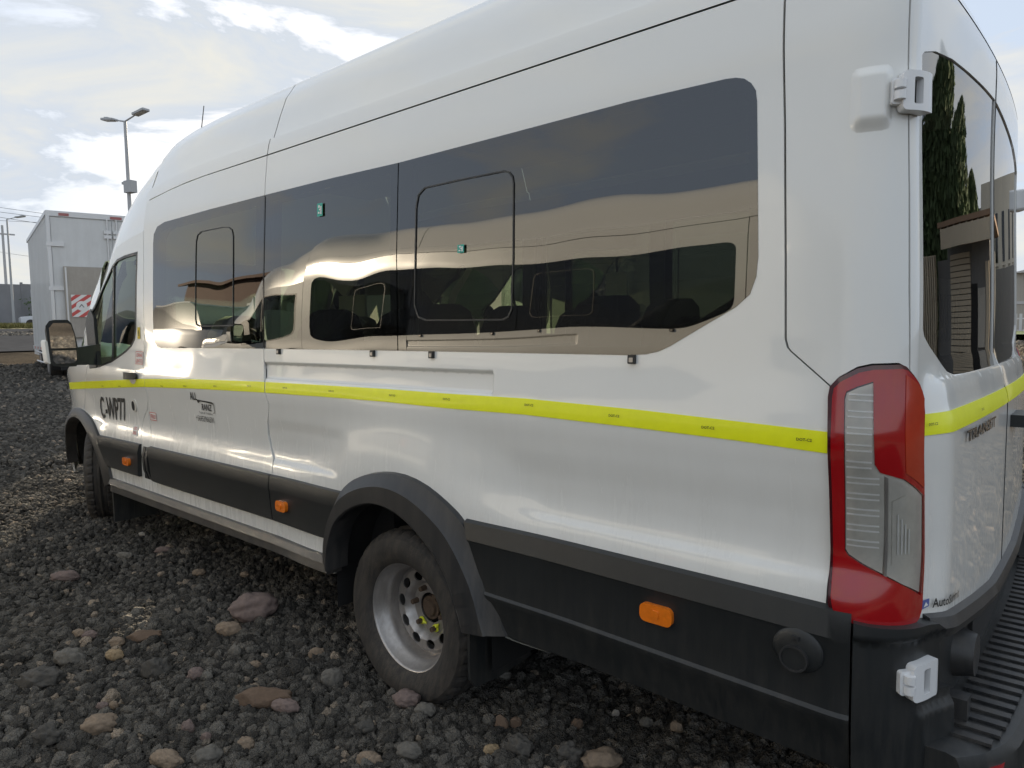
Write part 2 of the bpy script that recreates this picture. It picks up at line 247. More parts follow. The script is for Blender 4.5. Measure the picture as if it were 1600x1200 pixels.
# ---------------------------------------------------------------- mesh helpers
COL = scene.collection
def link(name, me, m, parent=None):
    o = bpy.data.objects.new(name, me); COL.objects.link(o)
    if m is not None and not me.materials: me.materials.append(m)
    if parent is not None: o.parent = parent
    return o
def mesh(name, V, Fc, m, parent=None, smooth=False, normals=None, skirt=0):
    me = bpy.data.meshes.new(name); me.from_pydata([tuple(map(float, v)) for v in V], [], [tuple(map(int, f)) for f in Fc]); me.update()
    if smooth: me.polygons.foreach_set('use_smooth', [True]*len(me.polygons))
    return link(name, me, m, parent)
def empty(name, loc=(0, 0, 0), rz=0):
    o = bpy.data.objects.new(name, None); COL.objects.link(o); o.location = loc; o.rotation_euler.z = rz; o.empty_display_size = .2; return o
def tag(o, label=None, cat=None, group=None, kind=None):
    if label: o['label'] = label
    if cat: o['category'] = cat
    if group: o['group'] = group
    if kind: o['kind'] = kind
    return o
def bmobj(name, bm, m, parent=None, smooth=False, bevel=0):
    me = bpy.data.meshes.new(name)
    if bevel:
        bmesh.ops.bevel(bm, geom=[e for e in bm.edges if e.is_boundary or len(e.link_faces) == 2 and e.calc_face_angle(0) > .5], offset=bevel, segments=2, affect='EDGES', profile=.6)
    bmesh.ops.recalc_face_normals(bm, faces=bm.faces)
    bm.to_mesh(me); bm.free()
    if smooth:
        me.polygons.foreach_set('use_smooth', [True]*len(me.polygons)); me.set_sharp_from_angle(angle=R(35))
    return link(name, me, m, parent)
def bx(bm, x0, x1, y0, y1, z0, z1, T=None):
    vs = [bm.verts.new((x, y, z)) for x in (x0, x1) for y in (y0, y1) for z in (z0, z1)]
    for f in ((0, 1, 3, 2), (4, 6, 7, 5), (0, 4, 5, 1), (2, 3, 7, 6), (0, 2, 6, 4), (1, 5, 7, 3)): bm.faces.new([vs[i] for i in f])
    if T is not None: bmesh.ops.transform(bm, matrix=T, verts=vs)
    return vs
def box(name, d, m, parent=None, bevel=.0, T=None, smooth=False):
    bm = bmesh.new(); bx(bm, *d, T=T); return bmobj(name, bm, m, parent, bevel=bevel, smooth=smooth)
def tube(bm, p0, p1, r0, r1=None, n=10, cap=True):
    p0, p1 = Vector(p0), Vector(p1); r1 = r0 if r1 is None else r1
    q = (p1-p0).to_track_quat('Z', 'Y'); a = []; b = []
    for i in range(n):
        c, s_ = math.cos(2*math.pi*i/n), math.sin(2*math.pi*i/n)
        a.append(bm.verts.new(p0+q@Vector((c*r0, s_*r0, 0)))); b.append(bm.verts.new(p1+q@Vector((c*r1, s_*r1, 0))))
    for i in range(n): bm.faces.new((a[i], a[(i+1) % n], b[(i+1) % n], b[i]))
    if cap: bm.faces.new(a[::-1]); bm.faces.new(b)
def resample(pts, step, closed=True):
    pts = [np.array(p, float) for p in pts]; out = []
    n = len(pts)
    for i in range(n if closed else n-1):
        a, b = pts[i], pts[(i+1) % n]; st = step if not (max(a[0], b[0]) > 1.57 and min(a[0], b[0]) < 1.87) else min(step, .012)
        k = max(1, int(math.ceil(np.hypot(*(b-a))/st)))
        for j in range(k): out.append(a+(b-a)*j/k)
    if not closed: out.append(pts[-1])
    return np.array(out)
def smoothline(pts, it=1):
    p = [np.array(q, float) for q in pts]
    for _ in range(it):
        o = [p[0]]
        for a, b in zip(p[:-1], p[1:]): o += [a*.75+b*.25, a*.25+b*.75]
        p = o+[p[-1]]
    return p
def inpoly(P, poly):
    x, y = P[:, 0], P[:, 1]; c = np.zeros(len(P), bool); n = len(poly); j = n-1
    for i in range(n):
        xi, yi = poly[i]; xj, yj = poly[j]
        if yi != yj:
            c ^= ((yi > y) != (yj > y)) & (x < (xj-xi)*(y-yi)/(yj-yi)+xi)
        j = i
    return c
def drape(name, poly, holes, m, parent, off=0., thick=.012, step=.04, side=1, grid=None, extra=None):
    """a panel cut to an outline on the body surface, with its own edge depth"""
    loops = [resample(poly, step)]+[resample(h, step) for h in holes]
    P = []; E = []
    for l in loops:
        b = len(P); P += [tuple(p) for p in l]; n = len(l); E += [(b+i, b+(i+1) % n) for i in range(n)]
    lo, hi = loops[0].min(0), loops[0].max(0); g = grid or .07
    xs = list(np.arange(lo[0]+g/2, hi[0], g))
    if hi[0] > 1.57 and lo[0] < 1.9: xs = [x for x in xs if not 1.56 < x < 1.88]+list(np.arange(max(lo[0]+.004, 1.56), min(hi[0], 1.88), .010))
    zs = list(np.arange(lo[1]+g*.3, hi[1], g*.6))
    G = np.array([(x, z) for x in xs for z in zs]).reshape(-1, 2)
    if extra is not None: G = np.vstack([G, np.array(extra, float).reshape(-1, 2)])
    if len(G):
        k = inpoly(G, loops[0])
        for h in loops[1:]: k &= ~inpoly(G, h)
        G = G[k]
        B = np.array(P)
        if len(G):
            dmin = np.array([np.min(np.abs(B-q).sum(1)) for q in G]) if len(G)*len(B) < 4e6 else np.ones(len(G))
            G = G[dmin > min(.006, g*.2)]
    nb = len(P); P += [tuple(q) for q in G]
    vs, es, fs, ov, oe, of = delaunay_2d_cdt([Vector(p) for p in P], E, [], 0, 1e-6)
    V2 = np.array([(v.x, v.y) for v in vs]); F = np.array([f for f in fs if len(f) == 3])
    c = V2[F].mean(1); k = inpoly(c, loops[0])
    for h in loops[1:]: k &= ~inpoly(c, h)
    F = F[k]
    o = off(V2[:, 0], V2[:, 1]) if callable(off) else np.full(len(V2), off)
    P3, n3 = place(V2, o)
    if callable(off):                         # normals of the shaped surface
        e = 3e-3; f = lambda a, b: place(np.stack([a, b], 1), off(a, b))[0]
        d1 = f(V2[:, 0]+e, V2[:, 1])-f(V2[:, 0]-e, V2[:, 1]); d2 = f(V2[:, 0], V2[:, 1]+e)-f(V2[:, 0], V2[:, 1]-e)
        n3 = np.cross(d1, d2); n3 /= np.linalg.norm(n3, axis=1, keepdims=True)
    a = V2[F[:, 1]]-V2[F[:, 0]]; b = V2[F[:, 2]]-V2[F[:, 0]]; fl = a[:, 0]*b[:, 1]-a[:, 1]*b[:, 0] < 0
    F[fl] = F[fl][:, ::-1]
    # boundary edges of what is left
    cnt = {}
    for t in F:
        for i in range(3):
            e = (t[i], t[(i+1) % 3]); cnt[e] = 1
    bd = [e for e in cnt if (e[1], e[0]) not in cnt]
    Vl = [tuple(p) for p in P3]; Fl = [tuple(t) for t in F]; nn = len(Vl); NL = [tuple(n3[i]) for t in F for i in t]
    if thick:
        bi = {}; n0 = norm(V2[:, 0], V2[:, 1])
        for e in bd:
            for i in e:
                if i not in bi: bi[i] = len(Vl); Vl.append(tuple(P3[i]-n0[i]*thick))
        for (i, j) in bd:
            Fl.append((j, i, bi[i], bi[j]))
            fn = np.cross(np.array(Vl[i])-np.array(Vl[j]), np.array(Vl[bi[i]])-np.array(Vl[i])); fn /= (np.linalg.norm(fn)+1e-12); NL += [tuple(fn)]*4
    if side < 0:
        Vl = [(x, 2.06-y, z) for x, y, z in Vl]
        NL2 = []; k = 0; F2 = []
        for f in Fl:
            n = len(f); F2.append(f[::-1]); NL2 += [(q[0], -q[1], q[2]) for q in NL[k:k+n][::-1]]; k += n
        Fl, NL = F2, NL2
    me = bpy.data.meshes.new(name); me.from_pydata([tuple(map(float, v)) for v in Vl], [], [tuple(int(i) for i in f) for f in Fl]); me.update()
    me.polygons.foreach_set('use_smooth', [True]*len(me.polygons))
    if len(NL) == len(me.loops): me.normals_split_custom_set([tuple(map(float, q)) for q in NL])
    return link(name, me, m, parent)
def strip(name, A, B, profile, m, parent, side=1, n=60, cap=True, sharp=True):
    """a moulding swept between two lines on the body; profile = [(across 0..1, height off the surface), ...]"""
    def rs(Ln):
        Ln = np.array(Ln, float); d = np.r_[0, np.cumsum(np.hypot(*np.diff(Ln, axis=0).T))]; t = np.linspace(0, d[-1], n)
        return np.stack([np.interp(t, d, Ln[:, 0]), np.interp(t, d, Ln[:, 1])], 1)
    A, B = rs(A), rs(B); k = len(profile); V = []
    for t, o in profile: V += [tuple(p) for p in place(A+(B-A)*t, np.full(n, o))[0]]
    F = [(j*n+i, (j+1)*n+i, (j+1)*n+i+1, j*n+i+1) for j in range(k-1) for i in range(n-1)]
    if cap: F += [tuple(j*n for j in range(k)), tuple(j*n+n-1 for j in range(k))[::-1]]
    if side < 0: V = [(x, 2.06-y, z) for x, y, z in V]
    bm = bmesh.new(); vs = [bm.verts.new(v) for v in V]
    for f in F:
        try: bm.faces.new([vs[i] for i in f])
        except ValueError: pass
    return bmobj(name, bm, m, parent, smooth=True)
def rrect(x0, x1, z0, z1, r=.015, k=4):
    out = []
    for cx, cz, a in ((x1-r, z1-r, 0), (x0+r, z1-r, 90), (x0+r, z0+r, 180), (x1-r, z0+r, 270)):
        for i in range(k+1):
            t = R(a+90*i/k); out.append((cx+r*math.cos(t), cz+r*math.sin(t)))
    return out
def disc(cx, cz, r, n=24, ry=None): return [(cx+r*math.cos(2*math.pi*i/n), cz+(ry or r)*math.sin(2*math.pi*i/n)) for i in range(n)]
def text_mesh(s, bold=False, shear=0):
    cu = bpy.data.curves.new('txt', 'FONT'); cu.body = s; cu.size = 1; cu.resolution_u = 2; cu.shear = shear
    if bold: cu.offset = .018
    o = bpy.data.objects.new('txt', cu); COL.objects.link(o); bpy.context.view_layer.update()
    dg = bpy.context.evaluated_depsgraph_get(); me = o.evaluated_get(dg).to_mesh()
    V = np.array([v.co[:2] for v in me.vertices]); F = [tuple(p.vertices) for p in me.polygons]
    o.evaluated_get(dg).to_mesh_clear(); bpy.data.objects.remove(o); bpy.data.curves.remove(cu)
    V -= V.min(0); V /= V.max(0); return V, F
def write(name, s, s0, z0, wd, ht, m, parent, off=.004, bold=False, slant=0, side=1, shear=0):
    V, F = text_mesh(s, bold, shear); sz = np.stack([s0+V[:, 0]*wd, z0+V[:, 1]*ht+V[:, 0]*slant], 1)
    P, n = place(sz, np.full(len(sz), off)); P = [tuple(p) for p in P]
    if side < 0: P = [(x, 2.06-y, z) for x, y, z in P]
    return mesh(name, P, F, m, parent)
def write_plane(name, s, origin, ux, uz, wd, ht, m, parent, bold=False):
    V, F = text_mesh(s, bold); o, ux, uz = Vector(origin), Vector(ux), Vector(uz)
    return mesh(name, [o+ux*(v[0]*wd)+uz*(v[1]*ht) for v in V], F, m, parent)
# ================================================================ the van
van = empty('passenger_van')
tag(van, 'white high roof passenger van with yellow stripe and dual rear wheels, filling the foreground', 'van')
G = .0028                                               # half of a panel gap
sh = lambda l, d: [(a+d, b) for a, b in l]
seam_b, seam_b2, rseam, dseam = T['seam_b'], T['seam_b2'], T['rearseam'], T['doorseam']
seam2 = [(-.9500, 2.2960)]+T['seam2'][1:]
RX = -.9502                                           # where the two roof skins meet
ZR = 2.306                                              # height of the roof joint
lamp = T['lamp']
WA, WB, WC = T['winA'], T['winB'], T['winC']
SPL = SC-.004
rwin = T['rwin'][:8]; rwin = [p for p in rwin if p and p[0] < SPL-.05]+[(SPL-.002, 2.180), (SPL-.002, 1.345), (2.60, 1.3452)]+T['rwin'][11:]
rwin = [(max(a, 1.806) if b < 2.06 else max(a, 1.80), b) for a, b in rwin]
dwin = T['dwin']
for sgn in (1, -1):
    arch_r = [(.02+.47*math.cos(t), .36+.55*math.sin(t)) for t in np.linspace(math.pi, 0, 28)]
    arch_f = [(-3.58+.60*math.cos(t), .46+.455*math.sin(t)) for t in np.linspace(math.pi, 0, 28)]
    # ---- fender
    fender = [(-3.27, 1.262)]+[(a-G, b) for a, b in T['seam_d']]+[(-3.46, .90)]
    af = [p for p in arch_f if p[0] < -3.47]
    fen = [(-3.30, 1.275), (-3.60, 1.285), (-3.9, 1.235), (-4.2, 1.16), (-4.42, 1.06), (-4.55, .93), (-4.62, .75), (-4.62, .40), (-4.18, .40)]+[p for p in af]+[(-3.452, .93)]+[(a-G, b) for a, b in T['seam_d'][::-1]]
    drape('front_fender', fen, [], m_paint, van, side=sgn)
    # ---- front door
    A2 = [p for p in arch_f if p[0] > -3.44]
    top = T['cabtop']
    dbot = [(-2.41, .70), (-2.39, .52), (-2.93, .52)]
    df = [(a-G, b) for a, b in seam_b]+[(-2.424, .70), (-2.40, .53), (-2.95, .53)]+[p for p in A2[::-1] if p[1] > .54]+[(-3.435, .94)]+[(a+G, b) for a, b in T['seam_d'][::-1]]+[(-3.30, 1.262), (-3.40, 1.30), (-3.40, 1.50), (-3.335, 1.60)]+top[8:0:-1]
    door = drape('front_door', df, [dwin], m_paint, van, side=sgn, step=.03)
    # ---- side between the doors, long side, rear corner
    mid = [(a+G, b) for a, b in seam_b[:10]]+[(a+G, b) for a, b in seam_b2]+[(-2.16, .50), (-.835, .50)]+[(a-G, b) for a, b in seam2[::-1]]+[(RX-G, ZR-G), (-1.6, ZR-G+.002), (-1.85, 2.301-G), (-2.03, 2.291-G), (-2.31, 2.267-G), (-2.328, 2.10)]
    zsplit = [p for p in WA]
    jamb = [(a+G, b) for a, b in seam_b[9:]]+[(-2.42, .50), (-2.17, .50)]+[(a-G, b) for a, b in seam_b2[::-1]]
    hA = WA[:5]+[(WA[5][0]-.0045, WA[5][1]), (WA[6][0]-.0052, WA[6][1]), (WA[7][0]-.0040, WA[7][1])]+WA[8:]
    drape('side_panel', mid, [hA], m_paint, van, side=sgn)
    drape('door_sill_panel', jamb, [], m_paint, van, side=sgn)
    hBC = [(WB[0][0]+.0035, WB[0][1])]+WB[1:3]+WC[1:-1]+[(WB[5][0]+.0040, WB[5][1]), (WB[6][0]+.0025, WB[6][1])]
    rail = lambda s, z: -.014*(sst(-1.2, -.95, s)*(1-sst(.500, .516, s)))*sst(1.262, 1.272, z)*(1-sst(1.334, 1.342, z)) \
        - .009*sst(-.80, -.74, s)*(1-sst(-.52, -.46, s))*sst(.86, .90, z)*(1-sst(1.06, 1.10, z))*0 \
        - .007*sst(-1.1, -1.0, s)*(1-sst(-.44+.25*(z-.87), -.34+.25*(z-.87), s))*sst(.862, .895, z)*(1-sst(1.02, 1.085, z)) \
        - .007*sst(.60-.5*(z-.87), .76-.5*(z-.87), s)*sst(.862, .90, z)*(1-sst(1.0, 1.10, z)) \
        + 0
    long_ = [(a+G, b) for a, b in seam2]+[(-.83, .50), (-.45, .50)]+[p for p in arch_r if p[1] > .51]+[(.49, .50), (1.60, .48), (1.60, .78)]+[(1.589, .82), (1.5865, 1.19), (1.586, 1.335)]+[(a-G, b) for a, b in rseam[::-1][1:]]+[(1.4475-G, ZR-G), (RX+G, ZR-G)]
    xs = np.arange(-1.0, .56, .02); ex = [(x, z) for x in xs for z in (1.256, 1.262, 1.267, 1.272, 1.280, 1.290, 1.302, 1.314, 1.324, 1.330, 1.334, 1.338, 1.342, 1.348)]+[(x, z) for x in (.497, .503, .508, .513, .52) for z in np.arange(1.25, 1.35, .01)]
    ex += [(x, z) for x in np.arange(-.9, 1.58, .022) for z in (.858, .866, .874, .882, .89, .90, .92)]
    ex += [(x, z) for x in np.arange(-.82, .82, .025) for z in np.arange(.86, 1.12, .02)]
    drape('side_panel', long_, [hBC], m_paint, van, off=rail, side=sgn, extra=ex, grid=.06)
    ltop = [p for p in lamp if p[1] > 1.33 and p[0] < 1.775]
    ltop.sort()
    corner = [(a+G, b) for a, b in rseam]+[(a-.0, b+.004) for a, b in ltop if a > 1.59]+[(dseam[-1][0]-G, dseam[-1][1]+.02)]+[(a-G, b) for a, b in dseam[::-1][1:]]+[(1.7275, ZR-G), (1.4475+G, ZR-G)]
    drape('rear_corner_panel', corner, [], m_paint, van, side=sgn, grid=.05)
    # ---- rear door
    dl = [(1.731+G, ZR-G)]+[(a+G, b) for a, b in dseam]+[(1.785, 1.352), (1.797, 1.32), (1.8045, 1.20), (1.812, .96), (1.822, .79), (1.85, .772), (2.22, .735), (2.47, .705), (SPL, .66)]+[(SPL, 1.0), (SPL, 1.35), (SPL, ZR-G)]
    shp = lambda s, z: -.016*(1-sst(0., .05, np.abs(s-2.27)-.35))*(1-sst(1.06, 1.14, z))*sst(.80, .86, z)*0 + .010*(1-sst(1.335, 1.36, z))*sst(1.27, 1.335, z)*sst(1.82, 1.95, s)
    rex = [(x, z) for x in np.arange(1.83, SPL, .04) for z in list(np.arange(1.25, 1.37, .012))+list(np.arange(2.16, 2.31, .013))]
    rd = drape('rear_door', dl, [rwin], m_paint, van, off=shp, side=sgn, extra=rex, grid=.05)
    g = drape('window', rwin, [], m_glass_r, rd, off=-.004, thick=.004, side=sgn, grid=.06)
    hin = [(a+(2.26-a)*.085, b+(1.77-b)*.075) for a, b in rwin]
    drape('window_border', rwin, [hin], m_frit, rd, off=-.010, thick=.003, side=sgn, grid=.5)
    strip('door_seal', [(SPL-.001, .66), (SPL-.001, 1.30), (SPL-.001, 2.30)], [(SPL+.009, .66), (SPL+.009, 1.30), (SPL+.009, 2.30)], [(0, -.012), (0, .0012), (1, .0012), (1, -.012)], m_dark, rd, side=sgn) if sgn > 0 else None
    # ---- inner lining
    LIN = [(-2.335, ZR+.0), (-2.36, 1.9), (-2.45, .45), (-.48, .42)]+[p for p in arch_r if p[1] > .43]+[(.53, .42), (1.80, .40), (SPL, .55), (SPL, ZR+.03), (-1.6, ZR+.03)]
    ins = lambda h, k: [(np.mean([q[0] for q in h])+(a-np.mean([q[0] for q in h]))*k, np.mean([q[1] for q in h])+(b-np.mean([q[1] for q in h]))*k) for a, b in h]
    LW = [ins(WA, .93), ins(WB, .9), ins(WC, .95), ins(rwin, .9)]
    drape('inner_lining', LIN, LW, m_trim, van, off=-.05, thick=.01, side=sgn, grid=.12)
    # ---- side glass
    gA = drape('window', hA, [], m_glass, van, off=.001, thick=.005, side=sgn, grid=.10)
    iB = [hBC[0], WB[1], (WB[2][0]-.003, WB[2][1]), (WB[3][0]-.003, WB[3][1]), (WB[4][0]-.003, WB[4][1]), hBC[-2], hBC[-1]]
    iC = [(WC[0][0]+.0025, WC[0][1])]+WC[1:-2]+[(WC[-2][0]+.0025, WC[-2][1]), (WC[-1][0]+.0025, WC[-1][1])]
    gB = drape('window', iB, [], m_glass, van, off=.001, thick=.005, side=sgn, grid=.10)
    gC = drape('window', iC, [], m_glass, van, off=.001, thick=.005, side=sgn, grid=.10)
    for h in (hA, iB, iC):
        drape('window_border', h, [ins(h, .90) if h is not iC else ins(h, .93)], m_frit, van, off=-.0065, thick=.003, side=sgn, grid=.5)
    strip('pane_joint', [(RX+.0085-.001*0, 2.112), (-.9640, 1.69), (-.9700, 1.410)], [(RX+.0165, 2.112), (-.9560, 1.69), (-.9620, 1.410)], [(0, -.002), (0, .003), (1, .003), (1, -.002)], m_frit, van, side=sgn, n=20)
    for V_, gp in ((T['ventA'], gA), (T['ventC'], gC)):
        drape('opening_pane', ins(V_, .985), [ins(V_, .965)], m_black, gp, off=.0045, thick=.004, side=sgn, grid=.5)
    # ---- front door glass
    gl = [(a, b) for a, b in dwin if a > -3.23 or b > 1.66]+[]
    gf = drape('window', [p for p in dwin if p[0] > -3.2]+[(-3.16, 1.28)][:0], [], m_glass_f, door, off=-.006, thick=.004, side=sgn, grid=.1)
    sail = [(-3.13, 1.262), (-3.25, 1.2524), (-3.2807, 1.3219), (-3.3175, 1.4536), (-3.36, 1.56), (-3.32, 1.63), (-3.27, 1.66), (-3.20, 1.60), (-3.155, 1.45), (-3.10, 1.28)]
    drape('mirror_mount', sail, [], m_black, door, off=.006, thick=.02, side=sgn)
    drape('window_seal', dwin, [ins(dwin, .955)], m_black, door, off=.001, thick=.012, side=sgn, grid=.5, step=.02)
    strip('glass_divider', [(-2.878, 1.292), (-2.86, 1.935)], [(-2.850, 1.300), (-2.832, 1.948)], [(0, -.02), (0, -.001), (1, -.001), (1, -.02)], m_black, door, side=sgn)
    # ---- black mouldings
    ct = [(a, .812) for a in np.linspace(-3.13, -2.423, 12)]
    bv = [(0, .0), (.02, .016), (.28, .026), (.32, .024), (.96, .026), (1, .018), (1, -.005)]
    strip('door_moulding', [(-3.14, .806), (-2.427, .811)], [(-2.96, .612), (-2.44, .609)], bv, m_black, door, side=sgn)
    m1 = strip('side_moulding', [(-2.29, .811), (-.914, .815)], [(-2.235, .606), (-.875, .604)], bv, m_black, van, side=sgn)
    m2 = strip('side_moulding', [(-.904, .815), (-.32, .82)], [(-.865, .603), (-.41, .602)], bv, m_black, van, side=sgn)
    strip('door_gap_shade', [(-2.395, .80), (-2.30, .80)], [(-2.395, .605), (-2.25, .605)], [(0, -.004), (0, .002), (1, .002), (1, -.004)], m_dark, van, side=sgn)  # dark strip stands in for the shade of the open gap
    for (a, b) in ((.06, .42), (.52, .70)):
        strip('gap_clip', [(-2.40+a*.09, .80), (-2.37+a*.09, .80)], [(-2.37+a*.10, .605), (-2.345+a*.10, .605)], [(0, .002), (.3, .018), (.7, .018), (1, .002)], m_black, van, side=sgn)
    rb = [(0, .0), (.02, .020), (.16, .032), (.19, .027), (.575, .027), (.595, .034), (.615, .034), (.66, .024), (.93, .008), (1, -.03)]
    m3 = strip('side_moulding', [(.40, .828), (1.646, .821)], [(.585, .435), (1.646, .395)], rb, m_black, van, side=sgn, n=80)
    strip('step_board', [(-2.93, .535), (-.42, .525)], [(-2.93, .445), (-.42, .45)], [(0, -.03), (0, .02), (.35, .035), (.4, .02), (.9, .03), (1, .02), (1, -.05)], m_flare, van, side=sgn)
    drape('sill_panel', [(-2.97, .60), (-2.97, .50), (-.40, .50), (-.40, .60)], [], m_paint, van, off=-.002, side=sgn)
    # ---- wheel arch flares
    ao, ai = T['arch_out'], T['arch_in']
    strip('wheel_arch_flare', smoothline(ao), smoothline(ai+[(.41, .44)]), [(0, .0), (.03, .018), (.38, .042), (.42, .050), (.95, .052), (1, .046), (1, -.06)], m_flare, van, side=sgn, n=70)
    fo = [(-3.58+.66*math.cos(t), .44+.52*math.sin(t)) for t in np.linspace(math.pi*.97, .04*math.pi, 40)]
    fi = [(-3.58+.55*math.cos(t), .44+.445*math.sin(t)) for t in np.linspace(math.pi*.97, .02*math.pi, 40)]
    strip('wheel_arch_flare', fo, fi, [(0, .0), (.05, .014), (.5, .026), (.95, .024), (1, .018), (1, -.05)], m_flare, van, side=sgn, n=60)
    # ---- lamps
    Lp = box('tail_lamp', (1.62, 1.70, .02, .05, .85, 1.3), m_dred, van) if False else drape('tail_lamp', lamp, [], m_dred, van, off=.012, thick=.05, side=sgn, step=.02, grid=.03)
    lc = T['lamp_clear']; lo_ = T['lamp_orange']
    red_out = [(1.7965, 1.19), (1.7935, 1.28), (1.786, 1.315), (1.77, 1.343), (1.7555, 1.360), (1.7385, 1.376), (1.726, 1.380), (1.672, 1.378), (1.646, 1.371), (1.611, 1.349), (1.598, 1.333), (1.5955, 1.31), (1.5975, 1.19), (1.603, .84), (1.610, .812), (1.626, .80), (1.65, .792), (1.69, .788), (1.74, .786), (1.78, .788), (1.80, .797), (1.810, .815), (1.811, .84)]
    lc2 = ins(lc, .985)
    def clip_hole(): return [(min(a, 1.7995), b) for a, b in lc]
    drape('red_lens', red_out, [clip_hole()], m_red, Lp, off=.018, thick=.008, side=sgn, step=.015, grid=.025)
    lo2 = [(1.734, 1.366), (1.7582, 1.349), (1.776, 1.330), (1.786, 1.31), (1.792, 1.21), (1.7935, 1.106), (1.742, 1.146)]
    drape('orange_lens', lo2, [], m_ored, Lp, off=.0195, thick=.004, side=sgn, step=.015, grid=.03)
    drape('reflector', lc2, [], m_chrome, Lp, off=.0135, thick=.001, side=sgn, step=.02, grid=.03)
    for k in range(12):
        for dz in (0, .013):
            z0 = 1.318-k*.0375+dz-.008
            if z0 < .95: continue
            x1 = 1.676 if z0 > 1.16 else 1.69
            strip('reflector_rib_or_glint', [(1.628, z0), (x1, z0-.001)], [(1.628, z0-.0042), (x1, z0-.0052)], [(0, .0135), (.2, .0165), (.8, .0165), (1, .0135)], m_rib_glint, Lp, side=sgn, n=4)
    strip('reflector_rib_or_glint', [(1.7, .90), (1.7, 1.14)], [(1.708, .90), (1.708, 1.135)], [(0, .0135), (.2, .0175), (.8, .0175), (1, .0135)], m_steel, Lp, side=sgn, n=4)
    for q_ in range(4): strip('reflector_rib_or_glint', [(1.7245+q_*.008, .955), (1.7245+q_*.008, 1.05-q_*.012)], [(1.7275+q_*.008, .955), (1.7275+q_*.008, 1.05-q_*.012)], [(0, .0175), (.2, .0192), (.8, .0192), (1, .0175)], m_rib_glint, Lp, side=sgn, n=3)  # white strips painted as the glints of the inner bulb
    drape('reverse_light', [(1.715, .93), (1.715, 1.08), (1.745, 1.095), (1.765, 1.06), (1.765, .93)], [], m_chrome, Lp, off=.0155, thick=.002, side=sgn, step=.02, grid=.03)
    drape('clear_lens', lc2, [], m_clear, Lp, off=.0205, thick=0, side=sgn, step=.02, grid=.03)
    # ---- side marker lamps
    for (cx, cz, wd, ht, par) in ((1.156, .692, .050, .026, m3), (-.772, .690, .045, .024, m2), (-2.59, .689, .050, .024, door)):
        a = drape('side_marker_lamp', rrect(cx-wd, cx+wd, cz-ht, cz+ht, .018), [], m_amber, par, off=.040, thick=.02, side=sgn, step=.01, grid=.02)
        drape('lamp_ridge', rrect(cx-wd*.2, cx+wd*.2, cz-ht*.45, cz+ht*.45, .006), [], m_amber, a, off=.043, thick=.01, side=sgn, step=.01)
    c1 = drape('sensor_cap', disc(1.537, .703, .060, 28, .054), [], m_black, m3, off=lambda s, z: .027+.015*np.sqrt(np.clip(1-((s-1.537)/.062)**2-((z-.703)/.056)**2, 0, 1)), thick=.01, side=sgn, step=.01, grid=.012)
    drape('sensor', disc(1.533, .686, .034, 24, .032), [disc(1.533, .686, .029, 24, .027)], m_flare, c1, off=.050, thick=.03, side=sgn, step=.01, grid=.02)
    drape('sensor_face', disc(1.533, .686, .029, 24, .027), [], m_black, c1, off=.046, thick=.03, side=sgn, step=.01, grid=.02)
    drape('maker_mark', [(1.528, .730), (1.536, .737), (1.544, .730), (1.544, .740), (1.528, .741)], [], m_flare, c1, off=.047, thick=.02, side=sgn, step=.01, grid=.02)
    # ---- yellow reflective stripe, cut where the panels meet
    tt = [(-4.05, 1.118)]+[p for p in T['tape_top'] if p]; tb = [(-4.05, 1.066)]+[p for p in T['tape_bot'] if p and p[0] > -3.6]
    def seg(Ln, a, b):
        x = np.array([p[0] for p in Ln]); z = np.array([p[1] for p in Ln]); q = [a]+[v for v in x if a < v < b]+[b]; return [(v, float(np.interp(v, x, z))) for v in q]
    for a, b, par in ((-4.03, -3.37, van), (-3.365, -2.34, door), (-2.332, -.948, van), (-.938, 1.585, van)):
        ri = (lambda s, z: np.maximum(rail(s, z), -.02)+.0022) if par is van and a > -1 else .0022
        drape('reflective_stripe', seg(tt, a, b)+seg(tb, a, b)[::-1], [], m_yel, par, off=ri, thick=.002, side=sgn, grid=.06)
    rt_, rb_ = [(1.812, 1.2712), (SPL-.003, 1.2735)], [(1.812, 1.2215), (SPL-.003, 1.2255)]
    drape('reflective_stripe', rt_+rb_[::-1], [], m_yel, rd, off=lambda s, z: shp(s, z)+.0022, thick=.002, side=sgn, grid=.04)
    # ---- hinges
    def hinge(s0, z0, par, zz):
        h = drape('hinge', rrect(s0+.022, s0+.104, z0-.043, z0+.043, .010), [rrect(s0+.020+.024, s0+.064, z0-.029, z0+.029, .004)], m_hinge, par, off=lambda s, z: zz+.030-.008*sst(s0+.09, s0+.12, s), thick=.026, side=sgn, step=.01, grid=.015)
        drape('hinge_leaf_or_shade', rrect(s0+.004, s0+.046, z0-.027, z0+.029, .006), [], m_hinge, h, off=zz+.020, thick=.03, side=sgn, step=.01, grid=.015)
        drape('hinge_leaf_or_shade', rrect(s0+.046, s0+.066, z0-.030, z0+.030, .003), [], m_dark, h, off=zz+.013, thick=.01, side=sgn, step=.01, grid=.015)  # dark plate puts shade into the gap between pin and bracket
        bm = bmesh.new()
        for (p, q) in ((-.020, -.002), (.004, .022)):
            P0 = place([(s0+.018, z0+p)], [zz+.026])[0][0]; P1 = place([(s0+.018, z0+q)], [zz+.026])[0][0]
            if sgn < 0: P0[1] = 2.06-P0[1]; P1[1] = 2.06-P1[1]
            tube(bm, P0, P1, .012, .012, 14)
        bmobj('hinge_pin', bm, m_hinge, h, smooth=True)
        drape('hinge_slot', rrect(s0+.086, s0+.089, z0-.018, z0+.024, .001, 2), [], m_dark, h, off=zz+.0235, thick=.003, side=sgn, step=.01, grid=.05)
    hinge(1.684, 1.988, rd, 0)
    hinge(1.726, .668, rd, .022)
